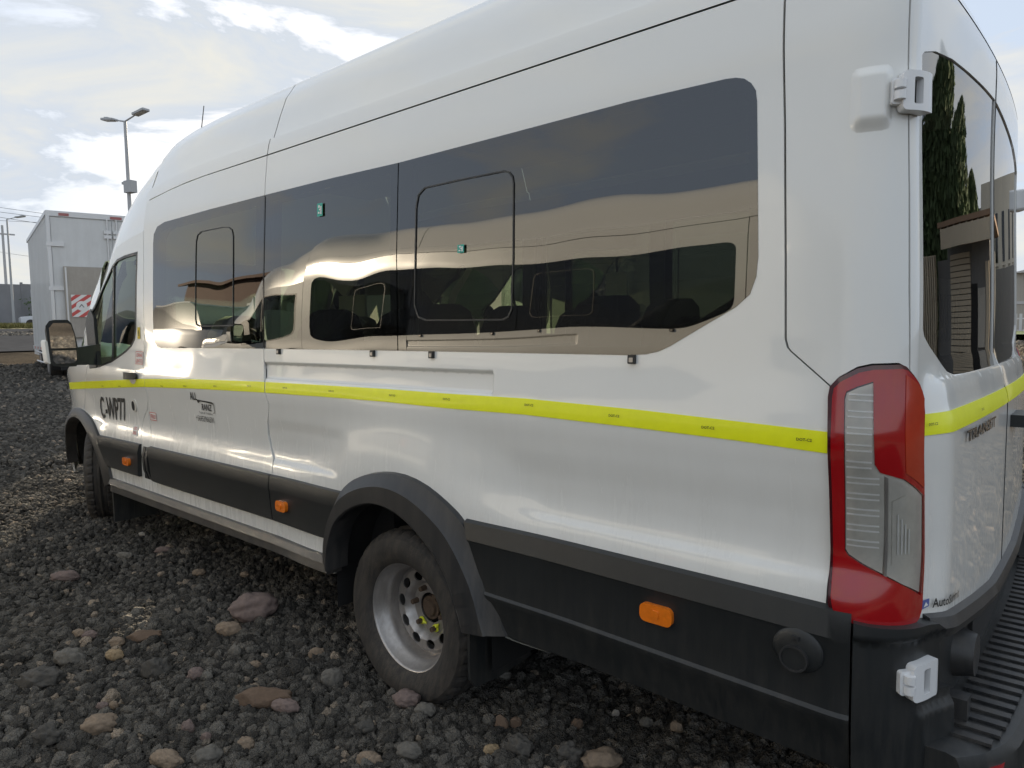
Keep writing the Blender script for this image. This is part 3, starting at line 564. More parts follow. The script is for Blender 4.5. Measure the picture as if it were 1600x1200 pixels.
    pad = lambda s, z: .016*np.minimum(sst(1.606, 1.630, s), 1-sst(1.676, 1.700, s))*sst(1.905, 1.945, z)*(1-sst(2.03, 2.06, z))
    drape('hinge_pad', [(1.600, 1.895), (1.600, 2.07), (1.702, 2.07), (1.702, 1.895)], [], m_paint, van, off=lambda s, z: pad(s, z)-.0012, thick=.002, side=sgn, step=.006, grid=.012)
    # ---- clips below the glass, lock, handle
    for a, b in T['clips']:
        drape('window_clip', rrect(a-.011, a+.011, b-.014, b+.012, .003, 2), [], m_black, van, off=.012, thick=.012, side=sgn, step=.01)
        drape('clip_face', rrect(a-.006, a+.007, b-.009, b+.004, .002, 2), [], m_steel, van, off=.0135, thick=.002, side=sgn, step=.01)
    hb = drape('door_handle', rrect(-2.62, -2.425, 1.208, 1.246, .016), [], m_black, door, off=lambda s, z: .012+.03*np.clip(1-((s+2.52)/.105)**2, 0, 1), thick=.012, side=sgn, step=.01, grid=.015)
    drape('handle_recess', disc(-2.51, 1.222, .055, 24, .045), [], m_paint, door, off=.0032, thick=.002, side=sgn, step=.01)
    lk = drape('fuel_flap', disc(-2.548, 1.040, .034, 22, .040), [], m_chrome, door, off=.006, thick=.006, side=sgn, step=.01)
    drape('keyhole', disc(-2.556, 1.038, .020, 16, .030), [], m_dark, lk, off=.009, thick=.004, side=sgn, step=.01)

# ---- handle on the rear doors and centre seam pieces
bm = bmesh.new(); bx(bm, 1.79, 1.86, 1.12, 1.30, 1.135, 1.175); bmobj('rear_handle', bm, m_black, van, bevel=.008)
# dark core that closes the body under the floor and behind the gaps
fl = bmesh.new(); bx(fl, -2.6, -.47, .12, 1.94, .50, .54); bx(fl, -.469, .479, .60, 1.46, .50, .54); bx(fl, -.469, .479, .12, 1.94, .82, .85); bx(fl, .48, 1.70, .12, 1.94, .50, .54); bmobj('floor', fl, m_dark, van)
fl = bmesh.new(); bx(fl, -4.4, -2.55, .48, 1.58, .40, .50); bmobj('front_underbody', fl, m_dark, van)
fl = bmesh.new(); bx(fl, 1.66, 1.72, .08, 1.98, .40, .76); bmobj('rear_valance', fl, m_dark, van)
# frame rails, axle, exhaust under the floor
bm = bmesh.new()
bx(bm, -3.4, 1.6, .62, .70, .30, .42); bx(bm, -3.4, 1.6, 1.36, 1.44, .30, .42)
tube(bm, (0, .25, .35), (0, 1.81, .35), .05); tube(bm, (-1.5, 1.0, .30), (.9, 1.0, .30), .05); bx(bm, -.15, .15, .9, 1.16, .24, .46)
bmobj('chassis_frame', bm, m_dark, van)
# wheel housings
for sgn in (1, -1):
    Y = lambda y: y if sgn > 0 else 2.06-y
    for nm, cx, cz, rx, rz, dep in (('wheel_housing', .01, .40, .46, .46, .55), ('wheel_housing', -3.58, .46, .53, .43, .44)):
        V = []; F = []; n = 24
        for i in range(n+1):
            t = math.pi*i/n
            for y in (.03 if cx > -1 else (.03+(.0 if t > 1.6 else .16*(1-t/1.6))), dep): V.append((cx-rx*math.cos(t), Y(y), (cz if cx > -1 else cz)+rz*math.sin(t)))
        V += [(cx-rx, Y(.03 if cx > -1 else .19), cz-.12), (cx-rx, Y(dep), cz-.12), (cx+rx, Y(.03), cz-.12), (cx+rx, Y(dep), cz-.12)]
        F = [(2*i, 2*i+1, 2*i+3, 2*i+2) for i in range(n)]+[(2*n+2, 2*n+3, 1, 0), (2*n, 2*n+1, 2*n+5, 2*n+4)]
        k = len(V); V.append((cx, Y(dep), cz-.12)); F += [(k, 2*i+1, 2*i+3) for i in range(n)]+[(k, 2*n+3, 1), (k, 2*n+1, 2*n+5)]
        mesh(nm, V, F, m_dark, van)
# mud flaps behind the wheels
for sgn in (1, -1):
    Y = lambda y: y if sgn > 0 else 2.06-y
    bm = bmesh.new(); pts = [(.405, .50), (.40, .30), (.41, .255), (.425, .235), (.45, .232), (.50, .25)]
    a0, a1 = Y(-.045), Y(.28)
    vs = [[bm.verts.new((.425+.012*k, y, z)) for k in (0, 1)] for y, z in ((a0, .52), (a0, .27), (Y(-.02), .235), (Y(.10), .225), (a1, .24), (a1, .52))]
    for k in (0, 1): bm.faces.new([v[k] for v in (vs if k else vs[::-1])])
    for i in range(6): bm.faces.new((vs[i][0], vs[(i+1) % 6][0], vs[(i+1) % 6][1], vs[i][1]))
    bmobj('mud_flap', bm, m_black, van)
    bm = bmesh.new(); bx(bm, -3.02, -3.00, min(Y(.02), Y(.30)), max(Y(.02), Y(.30)), .22, .55); bmobj('mud_flap', bm, m_black, van)

# ---------------------------------------------------------------- roof, cab top, bonnet, front end
hk = [(0, 0), (.010, .10), (.020, .165), (.038, .180), (.052, .26), (.078, .42), (.115, .62), (.17, .79), (.25, .90), (.38, .96), (.6, .99), (.8, .998), (1, 1)]
def loft(name, st, m, parent, prof_=hk, pw=2):
    """stations of (x, y, z of the lower edge, height gained, forward push); one surface from side to side"""
    V = []; F = []
    for (x, y, z, H, D) in st:
        row = [(x-D*(1-(1-f)**pw), y+(1.03-y)*f, z+H*h) for f, h in prof_]; row += [(a, 2.06-b, c) for a, b, c in row[-2::-1]]; V += row
    k = 2*len(prof_)-1
    for i in range(len(st)-1):
        for j in range(k-1): F.append((i*k+j, i*k+j+1, (i+1)*k+j+1, (i+1)*k+j))
    bm = bmesh.new(); vs = [bm.verts.new(v) for v in V]
    for f in F: bm.faces.new([vs[i] for i in f])
    bmesh.ops.recalc_face_normals(bm, faces=bm.faces)
    if sum(f.normal.z for f in bm.faces)+sum(-f.normal.x for f in bm.faces)*.1 < 0: bmesh.ops.reverse_faces(bm, faces=bm.faces)
    me = bpy.data.meshes.new(name); bm.to_mesh(me); bm.free()
    me.polygons.foreach_set('use_smooth', [True]*len(me.polygons)); me.set_sharp_from_angle(angle=R(40))
    return link(name, me, m, parent)
def yb(x, z): return float(SF(x, z)[1])
HR = .450
def Ht(x):                                            # roof height above the joint, front to rear
    return HR if x > -1.6 else HR-.02*(( -1.6-x)/.8)**2
roof_st = lambda x0, x1, n: [(x, yb(x, ZR), ZR+.002, Ht(x), 0) for x in np.linspace(x0, x1, n)]
# rear end of the roof follows the plan of the body
V = []; F = []; rows = []
ss = list(np.linspace(RX+G, 1.55, 22))+list(np.linspace(1.58, 1.86, 22))+list(np.linspace(1.9, 2*SC-1.9, 26))+list(2*SC-np.linspace(1.58, 1.86, 22)[::-1])+list(2*SC-np.linspace(RX+G, 1.55, 22)[::-1])
for s_ in ss:
    P = SF(s_, ZR); cx = float(np.clip(P[0], RX+G, .95)); lean = .14*sst(1.62, 1.76, P[0]); row = []
    for f, h in hk: row.append((P[0]+(cx-P[0])*min(1, f*1.15)-lean*h*.6, P[1]+(1.03-P[1])*f, ZR+.003+HR*h))
    rows.append(row)
for r_ in rows: V += r_
k = len(hk); F = [(i*k+j, i*k+j+1, (i+1)*k+j+1, (i+1)*k+j) for i in range(len(rows)-1) for j in range(k-1)]
bm = bmesh.new(); vs = [bm.verts.new(v) for v in V]
for f in F: bm.faces.new([vs[i] for i in f])
bmesh.ops.remove_doubles(bm, verts=bm.verts, dist=1e-4); bmesh.ops.recalc_face_normals(bm, faces=bm.faces)
if sum(f.normal.z for f in bm.faces) < 0: bmesh.ops.reverse_faces(bm, faces=bm.faces)
me = bpy.data.meshes.new('roof'); bm.to_mesh(me); bm.free(); me.polygons.foreach_set('use_smooth', [True]*len(me.polygons)); me.set_sharp_from_angle(angle=R(40))
roof = link('roof', me, m_paint, van)
loft('front_roof', [(x, yb(x, ZR), z, H, 0) for x, z, H in ((-2.335, 2.269, .425), (-2.25, 2.278, .44), (-2.13, 2.286, .45), (-2.0, 2.295, .452), (-1.8, 2.305, .45), (-1.6, ZR+.003, HR-.001), (-1.3, ZR+.003, HR), (RX-G, ZR+.003, HR))], m_paint, van)
cab = [(-2.336, 2.088, .605), (-2.45, 2.076, .575), (-2.58, 2.062, .52), (-2.70, 2.045, .44), (-2.80, 2.020, .37), (-2.8865, 1.963, .32), (-2.9863, 1.868, .30), (-3.0952, 1.768, .27)]
loft('cab_roof', [(x, yb(x, z)+.002, z, H, d) for (x, z, H), d in zip(cab, (0, .03, .08, .14, .22, .27, .28, .30))], m_paint, van, prof_=[(0, 0), (.012, .10), (.03, .22), (.06, .42), (.10, .60), (.16, .76), (.25, .88), (.4, .95), (.6, .99), (1, 1)], pw=6)
ws = [(-3.0952, 1.768, .27, .30), (-3.178, 1.690, .24, .32), (-3.2865, 1.620, .19, .34), (-3.365, 1.495, .15, .36), (-3.48, 1.36, .09, .38), (-3.60, 1.287, .03, .38)]
wsp = [(0, 0), (.02, .3), (.05, .6), (.09, .8), (.2, .92), (.4, .98), (.7, 1), (1, 1)]
loft('windscreen', [(x, yb(x, z)+.003, z, H, d) for x, z, H, d in ws], m_glass_f, van, prof_=wsp, pw=6)
loft('pillar_trim', [(x, yb(x, z)+.002, z, H, d) for x, z, H, d in ws], m_black, van, prof_=[(0, 0), (.02, .3), (.05, .6)]) if False else None
for sgn in (1, -1):                                     # painted windscreen pillars
    V = []
    for x, z, H, d in ws:
        y = yb(x, z)
        for f, h in ((0, 0), (.02, .3), (.05, .6), (.09, .8), (.13, .845), (.32, .955)):
            V.append((x-d*(1-(1-f)**6)-.005, (y-.002+(1.03-y)*f) if sgn > 0 else 2.06-(y-.002+(1.03-y)*f), z+H*h+.004))
    F = [(i*6+j, i*6+j+1, (i+1)*6+j+1, (i+1)*6+j) for i in range(len(ws)-1) for j in range(5)]
    mesh('windscreen_pillar', V, F, m_paint, van, smooth=True)
hd = [(-3.60, 1.287, .03, .38), (-3.75, 1.268, .06, .30), (-3.9, 1.237, .09, .26), (-4.05, 1.20, .11, .22), (-4.2, 1.162, .11, .19), (-4.33, 1.11, .10, .17), (-4.42, 1.062, .07, .15)]
loft('bonnet', [(x, yb(x, z)+.002, z, H, d) for x, z, H, d in hd], m_paint, van, prof_=wsp)
loft('grille', [(x, yb(x, z)+.002, z, .0, d) for x, z, d in ((-4.42, 1.06, .16), (-4.50, .98, .16), (-4.55, .92, .15), (-4.60, .82, .15))], m_black, van, prof_=wsp)
loft('front_bumper', [(x, yb(x, z)+.002, z, .0, d) for x, z, d in ((-4.60, .82, .15), (-4.625, .70, .16), (-4.62, .5, .16), (-4.60, .38, .14))], m_black, van, prof_=wsp)
# driver's mirror
for sgn in (1, -1):
    Y = lambda y: y if sgn > 0 else 2.06-y
    def prism(name, pts, x0, x1, m, par, bev=.0, s2=1.0, tilt=0):
        bm = bmesh.new(); cy = sum(p[0] for p in pts)/len(pts); cz = sum(p[1] for p in pts)/len(pts)
        a = [bm.verts.new((x0, Y(y), z)) for y, z in pts]; b = [bm.verts.new((x1, Y(cy+(y-cy)*s2), cz+(z-cz)*s2)) for y, z in pts]
        if tilt:                                        # the glass is set to look back and down past the body
            for v in a+b: v.co.x += ((v.co.y+.2) if sgn > 0 else (2.26-v.co.y)*-1)*.20*(1 if sgn > 0 else 1)+(v.co.z-1.43)*.05
        bm.faces.new(a); bm.faces.new(b[::-1])
        for i in range(len(pts)): bm.faces.new((a[i], b[i], b[(i+1) % len(pts)], a[(i+1) % len(pts)]))
        return bmobj(name, bm, m, par, bevel=bev, smooth=True)
    out = [(-.283, 1.545), (-.262, 1.575), (-.235, 1.583), (-.155, 1.583), (-.135, 1.56), (-.118, 1.49), (-.106, 1.40), (-.106, 1.30), (-.122, 1.278), (-.20, 1.278), (-.255, 1.287), (-.268, 1.31)]
    MM = prism('door_mirror', out, -3.10, -3.22, m_black, van, s2=.72)
    prism('mirror_glass', [(-.268, 1.53), (-.245, 1.562), (-.168, 1.562), (-.15, 1.55), (-.135, 1.49), (-.126, 1.40), (-.262, 1.40)], -3.080, -3.088, m_mirror, MM, tilt=1)
    prism('mirror_glass', [(-.260, 1.385), (-.126, 1.385), (-.126, 1.32), (-.14, 1.30), (-.24, 1.30), (-.252, 1.32)], -3.080, -3.088, m_mirror, MM, tilt=1)
    prism('turn_signal', [(-.292, 1.44), (-.284, 1.455), (-.274, 1.44), (-.262, 1.31), (-.270, 1.30), (-.282, 1.31)], -3.105, -3.19, m_clear if False else m_amber if False else m_wst, MM)
    prism('mirror_arm', [(-.11, 1.40), (.04, 1.42), (.04, 1.28), (-.11, 1.285)], -3.13, -3.20, m_black, MM)
# aerial
bm = bmesh.new(); tube(bm, (-2.90, .60, 2.30), (-2.645, .60, 3.01), .006, .003, 6); tube(bm, (-2.85, .60, 2.44), (-2.83, .60, 2.50), .016, .01, 8); bmobj('aerial', bm, m_black, van)
# roof beacon bracket seen past the windscreen pillar
bm = bmesh.new()
for i in range(8):
    a, b = R(-60+i*30), R(-30+i*30); tube(bm, (-3.30, .40+.05*math.cos(a), 1.98+.05*math.sin(a)), (-3.30, .40+.05*math.cos(b), 1.98+.05*math.sin(b)), .008, .008, 6)
bmobj('grab_loop', bm, m_black, van)

# ---------------------------------------------------------------- wheels
def tyre_mesh(name):
    prof_t = [(.212, .032), (.222, .020), (.245, .008), (.27, .0), (.295, .0), (.318, .006), (.332, .018), (.340, .030)]
    tread = [(.345, .040), (.347, .055), (.348, .063), (.348, .066), (.349, .082), (.349, .086), (.350, .10)]
    half = prof_t+tread; full = half+[(r, .2-y) for r, y in half[-2::-1]]
    n = 144; V = []; k = len(full)
    for i in range(n):
        for j, (r, y) in enumerate(full):
            rr = r
            yy = min(y, .2-y)
            if yy >= .030 and r > .3:
                ph = i % 4
                if abs(yy-.0645) < .0025 or abs(yy-.084) < .0025: rr -= .009
                elif ph == (0 if y < .1 else 2) and yy < .062: rr -= .008
                elif ph == (1 if y < .1 else 3) and yy > .066: rr -= .005
            elif yy > .015 and r > .3: rr -= .006 if i % 4 == 0 else 0
            t = 2*math.pi*(i+(.5*yy/.1))/n
            V.append((rr*math.cos(t), y, rr*math.sin(t)))
    F = [(i*k+j, ((i+1) % n)*k+j, ((i+1) % n)*k+j+1, i*k+j+1) for i in range(n) for j in range(k-1)]
    me = bpy.data.meshes.new(name); me.from_pydata(V, [], F); me.update()
    bm = bmesh.new(); bm.from_mesh(me); bmesh.ops.recalc_face_normals(bm, faces=bm.faces); bm.to_mesh(me); bm.free()
    me.polygons.foreach_set('use_smooth', [True]*len(me.polygons)); me.set_sharp_from_angle(angle=R(24)); me.materials.append(m_rubber); return me
def lathe(name, prof_r, m, n=64):
    V = [(r*math.cos(2*math.pi*i/n), y, r*math.sin(2*math.pi*i/n)) for i in range(n) for r, y in prof_r]; k = len(prof_r)
    F = [(i*k+j, i*k+j+1, ((i+1) % n)*k+j+1, ((i+1) % n)*k+j) for i in range(n) for j in range(k-1)]
    me = bpy.data.meshes.new(name); me.from_pydata(V, [], F); bm = bmesh.new(); bm.from_mesh(me); bmesh.ops.recalc_face_normals(bm, faces=bm.faces); bm.to_mesh(me); bm.free()
    me.polygons.foreach_set('use_smooth', [True]*len(me.polygons)); me.set_sharp_from_angle(angle=R(45)); me.materials.append(m); return me
def disc_mesh(name, y0, r1, r0, nh, rh, hole, dish, m):
    P = []; E = []
    def loop(l): b = len(P); P.extend(l); E.extend((b+i, b+(i+1) % len(l)) for i in range(len(l)))
    ci = lambda cx, cy, a, b, n, ang=0: [(cx+a*math.cos(t)*math.cos(ang)-b*math.sin(t)*math.sin(ang), cy+a*math.cos(t)*math.sin(ang)+b*math.sin(t)*math.cos(ang)) for t in np.linspace(0, 2*math.pi, n, endpoint=False)]
    loop(ci(0, 0, r1, r1, 72)); loop(ci(0, 0, r0, r0, 32)); hc = []
    for i in range(nh):
        a = 2*math.pi*(i+.35)/nh; cx, cy = rh*math.cos(a), rh*math.sin(a); hc.append((cx, cy, a)); loop(ci(cx, cy, hole[0], hole[1], 18, a))
    for rr in np.linspace(r0+.012, r1-.006, 9):
        for t in np.linspace(0, 2*math.pi, 64, endpoint=False):
            x, y = rr*math.cos(t), rr*math.sin(t)
            if all((math.hypot(x-c[0], y-c[1]) > max(hole)+.003) for c in hc): P.append((x, y))
    vs, _, fs, _, _, _ = delaunay_2d_cdt([Vector(p) for p in P], E, [], 0, 1e-6)
    V = []; F = []
    for v in vs: r = math.hypot(v.x, v.y); V.append((v.x, y0+dish(r), v.y))
    for f in fs:
        c = sum((vs[i] for i in f), Vector((0, 0)))/len(f)
        if c.length > r1 or c.length < r0*.98: continue
        bad = False
        for cx, cy, a in hc:
            dx, dy = c.x-cx, c.y-cy; u, v = dx*math.cos(a)+dy*math.sin(a), -dx*math.sin(a)+dy*math.cos(a)
            if (u/hole[0])**2+(v/hole[1])**2 < .97: bad = True
        if not bad: F.append(tuple(f))
    me = bpy.data.meshes.new(name); me.from_pydata(V, [], F); bm = bmesh.new(); bm.from_mesh(me); bmesh.ops.recalc_face_normals(bm, faces=bm.faces)
    ex = bmesh.ops.extrude_face_region(bm, geom=bm.faces[:]); bmesh.ops.translate(bm, vec=(0, .006, 0), verts=[v for v in ex['geom'] if isinstance(v, bmesh.types.BMVert)])
    bmesh.ops.recalc_face_normals(bm, faces=bm.faces); bm.to_mesh(me); bm.free()
    me.polygons.foreach_set('use_smooth', [True]*len(me.polygons)); me.set_sharp_from_angle(angle=R(30)); me.materials.append(m); return me
TY = tyre_mesh('tyre')
RIM_D = lathe('rim', [(.2225, .036), (.2235, .030), (.220, .027), (.2135, .029), (.2085, .036), (.206, .052), (.199, .060), (.195, .074), (.186, .082), (.1845, .105), (.181, .125), (.178, .150), (.176, .168), (.172, .180), (.190, .195)], m_steel)
DISC_D = disc_mesh('wheel_disc', .122, .182, .062, 10, .138, (.0190, .0255), lambda r: .014*float(sst(.160, .178, r))+.036*float(1-sst(.098, .122, r)), m_steel)
DISC_F = disc_mesh('wheel_disc', .035, .195, .05, 10, .150, (.0165, .0225), lambda r: .05*float(sst(.15, .195, r))+.02*float(sst(.105, .14, r))-.0*r, m_steel)
RIM_F = lathe('rim', [(.2225, .036), (.2235, .030), (.220, .027), (.2135, .029), (.2085, .036), (.206, .055), (.195, .070), (.192, .12), (.185, .17)], m_steel)
def wheel(x, y, z, dual, steer, flip, rot=0):
    wr = empty('wheel', (x, y, z)); wr.parent = van; wr.rotation_euler = (0, rot, (math.pi if flip else 0)+steer)
    def at(me, nm, dy=0):
        o = bpy.data.objects.new(nm, me); COL.objects.link(o); o.parent = wr; o.location = (0, dy-.1, 0); return o
    at(TY, 'tyre'); rm = at(RIM_D if dual else RIM_F, 'rim')
    at(DISC_D if dual else DISC_F, 'wheel_disc')
    y0 = (.160 if dual else .05)-.1
    for i in range(6):
        a = 2*math.pi*(i+.15)/6; c = Vector((.083*math.cos(a), 0, .083*math.sin(a)))
        bm = bmesh.new(); tube(bm, c+Vector((0, y0+.01, 0)), c+Vector((0, y0-.032, 0)), .0125, .0105, 6); bmobj('wheel_nut', bm, m_nut, wr)
        if dual and i not in (4, 5, 0): continue
        bm = bmesh.new(); t = Vector((-math.sin(a+.5), 0, math.cos(a+.5)))
        tube(bm, c+Vector((0, y0-.006, 0)), c+Vector((0, y0-.012, 0)), .017, .015, 14); 
        p = c+t*.030; q = Vector((c.x*.25+p.x*.75, 0, c.z*.25+p.z*.75))
        tube(bm, c+t*.012+Vector((0, y0-.009, 0)), c+t*.030+Vector((0, y0-.009, 0)), .009, .003, 6)
        bmobj('nut_marker', bm, m_nuty, wr)
    bm = bmesh.new(); tube(bm, (0, y0+.03, 0), (0, y0-(.004 if dual else .03), 0), .052, .048, 24); tube(bm, (0, y0-.002, 0), (0, y0-(.014 if dual else .05), 0), .035, .03, 20); bmobj('hub', bm, m_nut, wr)
    bm = bmesh.new(); tube(bm, (0, y0+.05, 0), (0, y0+.08, 0), .17, .17, 30); bmobj('brake_drum', bm, m_dark, wr)
    if dual: at(TY, 'inner_tyre', .222)
wheel(0, .112, .350, True, 0, False, .3)
wheel(0, 2.06-.112, .350, True, 0, True, 1.1)
FZ = .455
wheel(-3.60, .175, FZ, False, R(-24), False, .2)
wheel(-3.60, 2.06-.175, FZ, False, R(-24), True, .7)

# ---------------------------------------------------------------- rear bumper step
def yline(x, bow=.03): pass
xs_ = np.linspace(.10, 1.96, 41)
def xr(y, k=0): return 1.775+.035*(1-((y-1.03)/.93)**2)
V = []; F = []
rows = [(0, .50), (.115, .50), (.150, .495), (.165, .475), (.165, .41), (.14, .38), (.02, .37)]
def tip(y): return 1.0 if .30 < y < 1.76 else max(.0, 1-((.30-y)/.24)**2 if y < .3 else 1-((y-1.76)/.24)**2)**.5
for y in xs_:
    for d, z in rows: V.append((xr(y)-.01+(d*tip(y) if d > .02 else d)+.02*(1-((y-1.03)/.93)**2)*(d > .05), y, z))
k = len(rows); F = [(i*k+j, i*k+j+1, (i+1)*k+j+1, (i+1)*k+j) for i in range(len(xs_)-1) for j in range(k-1)]
F += [tuple(range(k)), tuple((len(xs_)-1)*k+j for j in range(k))[::-1]]
bm = bmesh.new(); vs = [bm.verts.new(v) for v in V]
for f in F: bm.faces.new([vs[i] for i in f])
bump = bmobj('rear_bumper_step', bm, m_black, van, smooth=True)
for i in range(32):
    y = .20+i*.0530; a = tip(y)
    bm = bmesh.new(); bx(bm, xr(y)+.012, xr(y)+.012+.105*a+.015, y-.013, y+.013, .4995, .5075); bmobj('tread_rib', bm, m_flare, bump)
for y0 in (.16, 1.80):
    bm = bmesh.new(); bx(bm, xr(y0)+.10, xr(y0)+.150, y0, y0+.10, .43, .465); bmobj('red_reflector', bm, m_red, bump)
# bumper corners wrapping the body below the lamps
for sgn in (1, -1):
    cs = drape('bumper_corner', [(1.65, .80), (1.65, .395), (1.745, .39), (1.90, .39), (1.90, .615), (1.865, .618), (1.86, .73), (1.885, .755), (1.84, .785), (1.79, .792), (1.68, .796)], [], m_black, van, off=lambda s, z: .029+.012*sst(.60, .57, z)*sst(1.77, 1.79, s)+.012*sst(.755, .77, z), thick=.06, side=sgn, step=.02, grid=.03,
               extra=[(x, z) for x in np.arange(1.66, 1.90, .02) for z in (.57, .58, .59, .60, .755, .76, .765, .77)])
strip('rear_moulding', [(1.84, .795), (2.22, .742), (2.47, .712), (2*SC-2.47, .712), (2*SC-2.22, .742), (2*SC-1.84, .795)], [(1.84, .735), (2.22, .68), (2.47, .65), (2*SC-2.47, .65), (2*SC-2.22, .68), (2*SC-1.84, .735)], [(0, .0), (.08, .018), (.5, .026), (.9, .018), (1, 0)], m_flare, van, n=90)
drape('rear_lower_panel', [(1.86, .74), (2.22, .70), (2.47, .665), (2*SC-2.47, .665), (2*SC-2.22, .70), (2*SC-1.86, .74), (2*SC-1.86, .42), (1.86, .42)], [], m_black, van, off=-.02, thick=.02, grid=.06)
# parking sensor housing, number plate bracket left blank, towing eye cover
bm = bmesh.new(); tube(bm, (1.76, .46, .60), (1.835, .46, .60), .075, .055, 20); bmobj('sensor_housing', bm, m_flare, van, smooth=True)
bm = bmesh.new(); bx(bm, 1.775, 1.805, .60, 1.16, .53, .68); bmobj('plate_holder', bm, m_dark, van, bevel=.01)
bm = bmesh.new(); bx(bm, 1.80, 1.845, .26, .31, .505, .56); bmobj('corner_bracket', bm, m_flare, van, bevel=.006)

# ---------------------------------------------------------------- writing on the van
write('lettering', 'C-WP77', -3.145, .915, .455, .152, m_ink, van, .0035, bold=True, slant=.012)
write('lettering', 'ALL', -1.745, 1.123, .085, .042, m_ink, van, .0035, bold=True)
drape('swoosh_mark', [(-1.665, 1.128), (-1.50, 1.122), (-1.475, 1.116), (-1.50, 1.113), (-1.63, 1.120), (-1.655, 1.108), (-1.665, 1.115)], [], m_ink, van, off=.0035, thick=0)
write('lettering', 'RANZ', -1.625, 1.072, .12, .036, m_ink, van, .0035, bold=True, shear=.2)
drape('swoosh_mark', [(-1.497, 1.112), (-1.478, 1.112), (-1.478, 1.064), (-1.497, 1.062), (-1.497, 1.066), (-1.483, 1.067), (-1.483, 1.109), (-1.497, 1.109)], [], m_ink, van, off=.0035, thick=0)
write('lettering', 'Tours & Traslados', -1.66, 1.052, .155, .012, m_ink, van, .0035)
write('lettering', '+56953966591', -1.705, 1.010, .205, .030, m_ink, van, .0035)
write('lettering', 'TRANSIT', 2.04, 1.183, .375, .030, m_badge, van, .010, bold=True)
write('lettering', 'TRANSIT', 2.042, 1.181, .375, .030, m_ink, van, 0.0065, bold=True)  # black copy set lower, painted as the shadow of the badge letters
write('lettering', 'AutoSummit', 1.862, .8065, .155, .022, m_ink, van, .007, bold=True, slant=-.012)
drape('maker_mark', [(1.832, .806), (1.832, .827), (1.856, .829), (1.856, .811)], [], m_blue, van, off=.003, thick=0)
drape('maker_mark', [(1.837, .811), (1.844, .823), (1.852, .814)], [], m_wst, van, off=.004, thick=0)
def sticker(par, x0, x1, z0, z1, lines, m, fr=True, back=None):
    if back: drape('sticker', [(x0, z0), (x1, z0), (x1, z1), (x0, z1)], [], back, par, off=.0025, thick=0)
    if fr:
        t = .004; drape('sticker_frame', [(x0, z0), (x1, z0), (x1, z1), (x0, z1)], [[(x0+t, z0+t), (x1-t, z0+t), (x1-t, z1-t), (x0+t, z1-t)]], m, par, off=.003, thick=0)
    h = (z1-z0)/(len(lines)+.3)
    for i, l in enumerate(lines): write('lettering', l, x0+.012, z1-.15*h-(i+.85)*h, x1-x0-.024, h*.66, m, par, .0034, bold=True)
sticker(van, -2.475, -2.365, 1.300, 1.378, ['CERRAR', 'LENTO'], m_redink, True, m_wst)
sticker(van, -2.325, -2.235, .965, 1.015, ['PETROLEO'], m_redink, True, m_wst)
sticker(van, -2.585, -2.505, .850, .915, ['USO', 'DIESEL'], m_redink, False, m_wst)
sticker(van, -2.445, -2.405, 1.455, 1.525, ['§'], m_ink, False, m_yst)
# sign stickers on the side glass
for (a, b, w_, h_) in ((-.485, 1.995, .020, .027), (.362, 1.760, .016, .014)):
    s_ = drape('exit_sticker', [(a-w_, b-h_), (a+w_, b-h_), (a+w_, b+h_), (a-w_, b+h_)], [], m_green, van, off=.0075, thick=0)
    for (u0, u1, v0, v1) in ((-.5, .1, .3, .7), (-.2, .5, -.1, .15), (-.6, 0, -.6, -.3), (.3, .7, -.7, .5)):
        drape('sticker_mark', [(a+u0*w_, b+v0*h_), (a+u1*w_, b+v0*h_), (a+u1*w_, b+v1*h_), (a+u0*w_, b+v1*h_)], [], m_wst, s_, off=.0085, thick=0)
# small repeated approval marks along the stripe
for x in (-3.05, -2.75, -2.1, -1.8, -1.45, -1.1, -.78, -.42, -.02, .28, .66, .98, 1.27, 1.515):
    write('stripe_mark', 'DOT-C2', x, float(np.interp(x, [-3.8, -1, .66, 1.58], [1.105, 1.226, 1.236, 1.203])), .036, .007, m_ink, van, .0055 if not -1 < x < .5 else .0052, bold=True)
for x in (1.83, 2.22): write('stripe_mark', 'DOT-C2', x, 1.244, .03, .006, m_ink, van, .0085, bold=True)
# number board behind the rear glass
bd = drape('number_board', [(1.99, 1.395), (1.99, 1.60), (2.36, 1.60), (2.36, 1.395)], [], m_wst, van, off=-.035, thick=.003)
write('lettering', 'C-WP77', 2.01, 1.43, .33, .13, m_ink, bd, -.030, bold=True)

# ---------------------------------------------------------------- inside the van
def seat(x, y, m_seat=m_seat):
    s_ = empty('seat', (x, y, .46)); s_.parent = van
    box('seat_cushion', (-.24, .22, -.21, .21, .30, .44), m_seat, s_, bevel=.04, smooth=True)
    bm = bmesh.new(); sec = [(.20, .40, .21), (.24, .62, .22), (.28, .85, .215), (.31, 1.02, .19), (.325, 1.10, .14), (.33, 1.13, .06)]
    rr = []
    for (xx, zz, hw) in sec: rr.append([bm.verts.new((xx+dx, sy*hw*k, zz)) for dx, sy, k in ((-.05, -1, .85), (-.07, 0, 1), (-.05, 1, .85), (.0, 1, 1), (.05, 1, .85), (.07, 0, 1), (.05, -1, .85), (.0, -1, 1))])
    for a, b in zip(rr[:-1], rr[1:]):
        for i in range(8): bm.faces.new((a[i], a[(i+1) % 8], b[(i+1) % 8], b[i]))
    bm.faces.new(rr[0][::-1]); bm.faces.new(rr[-1]); bmobj('seat_back', bm, m_seat, s_, smooth=True)
    box('seat_base', (-.18, .16, -.16, .16, .0, .30), m_dark, s_)
for x in (1.28, .42, -.42, -1.22): 
    for y in (.36, .82): seat(x, y)
    seat(x, 1.66)
seat(1.28, 1.24); seat(-2.55, .55, m_wst); seat(-2.55, 1.5, m_wst)
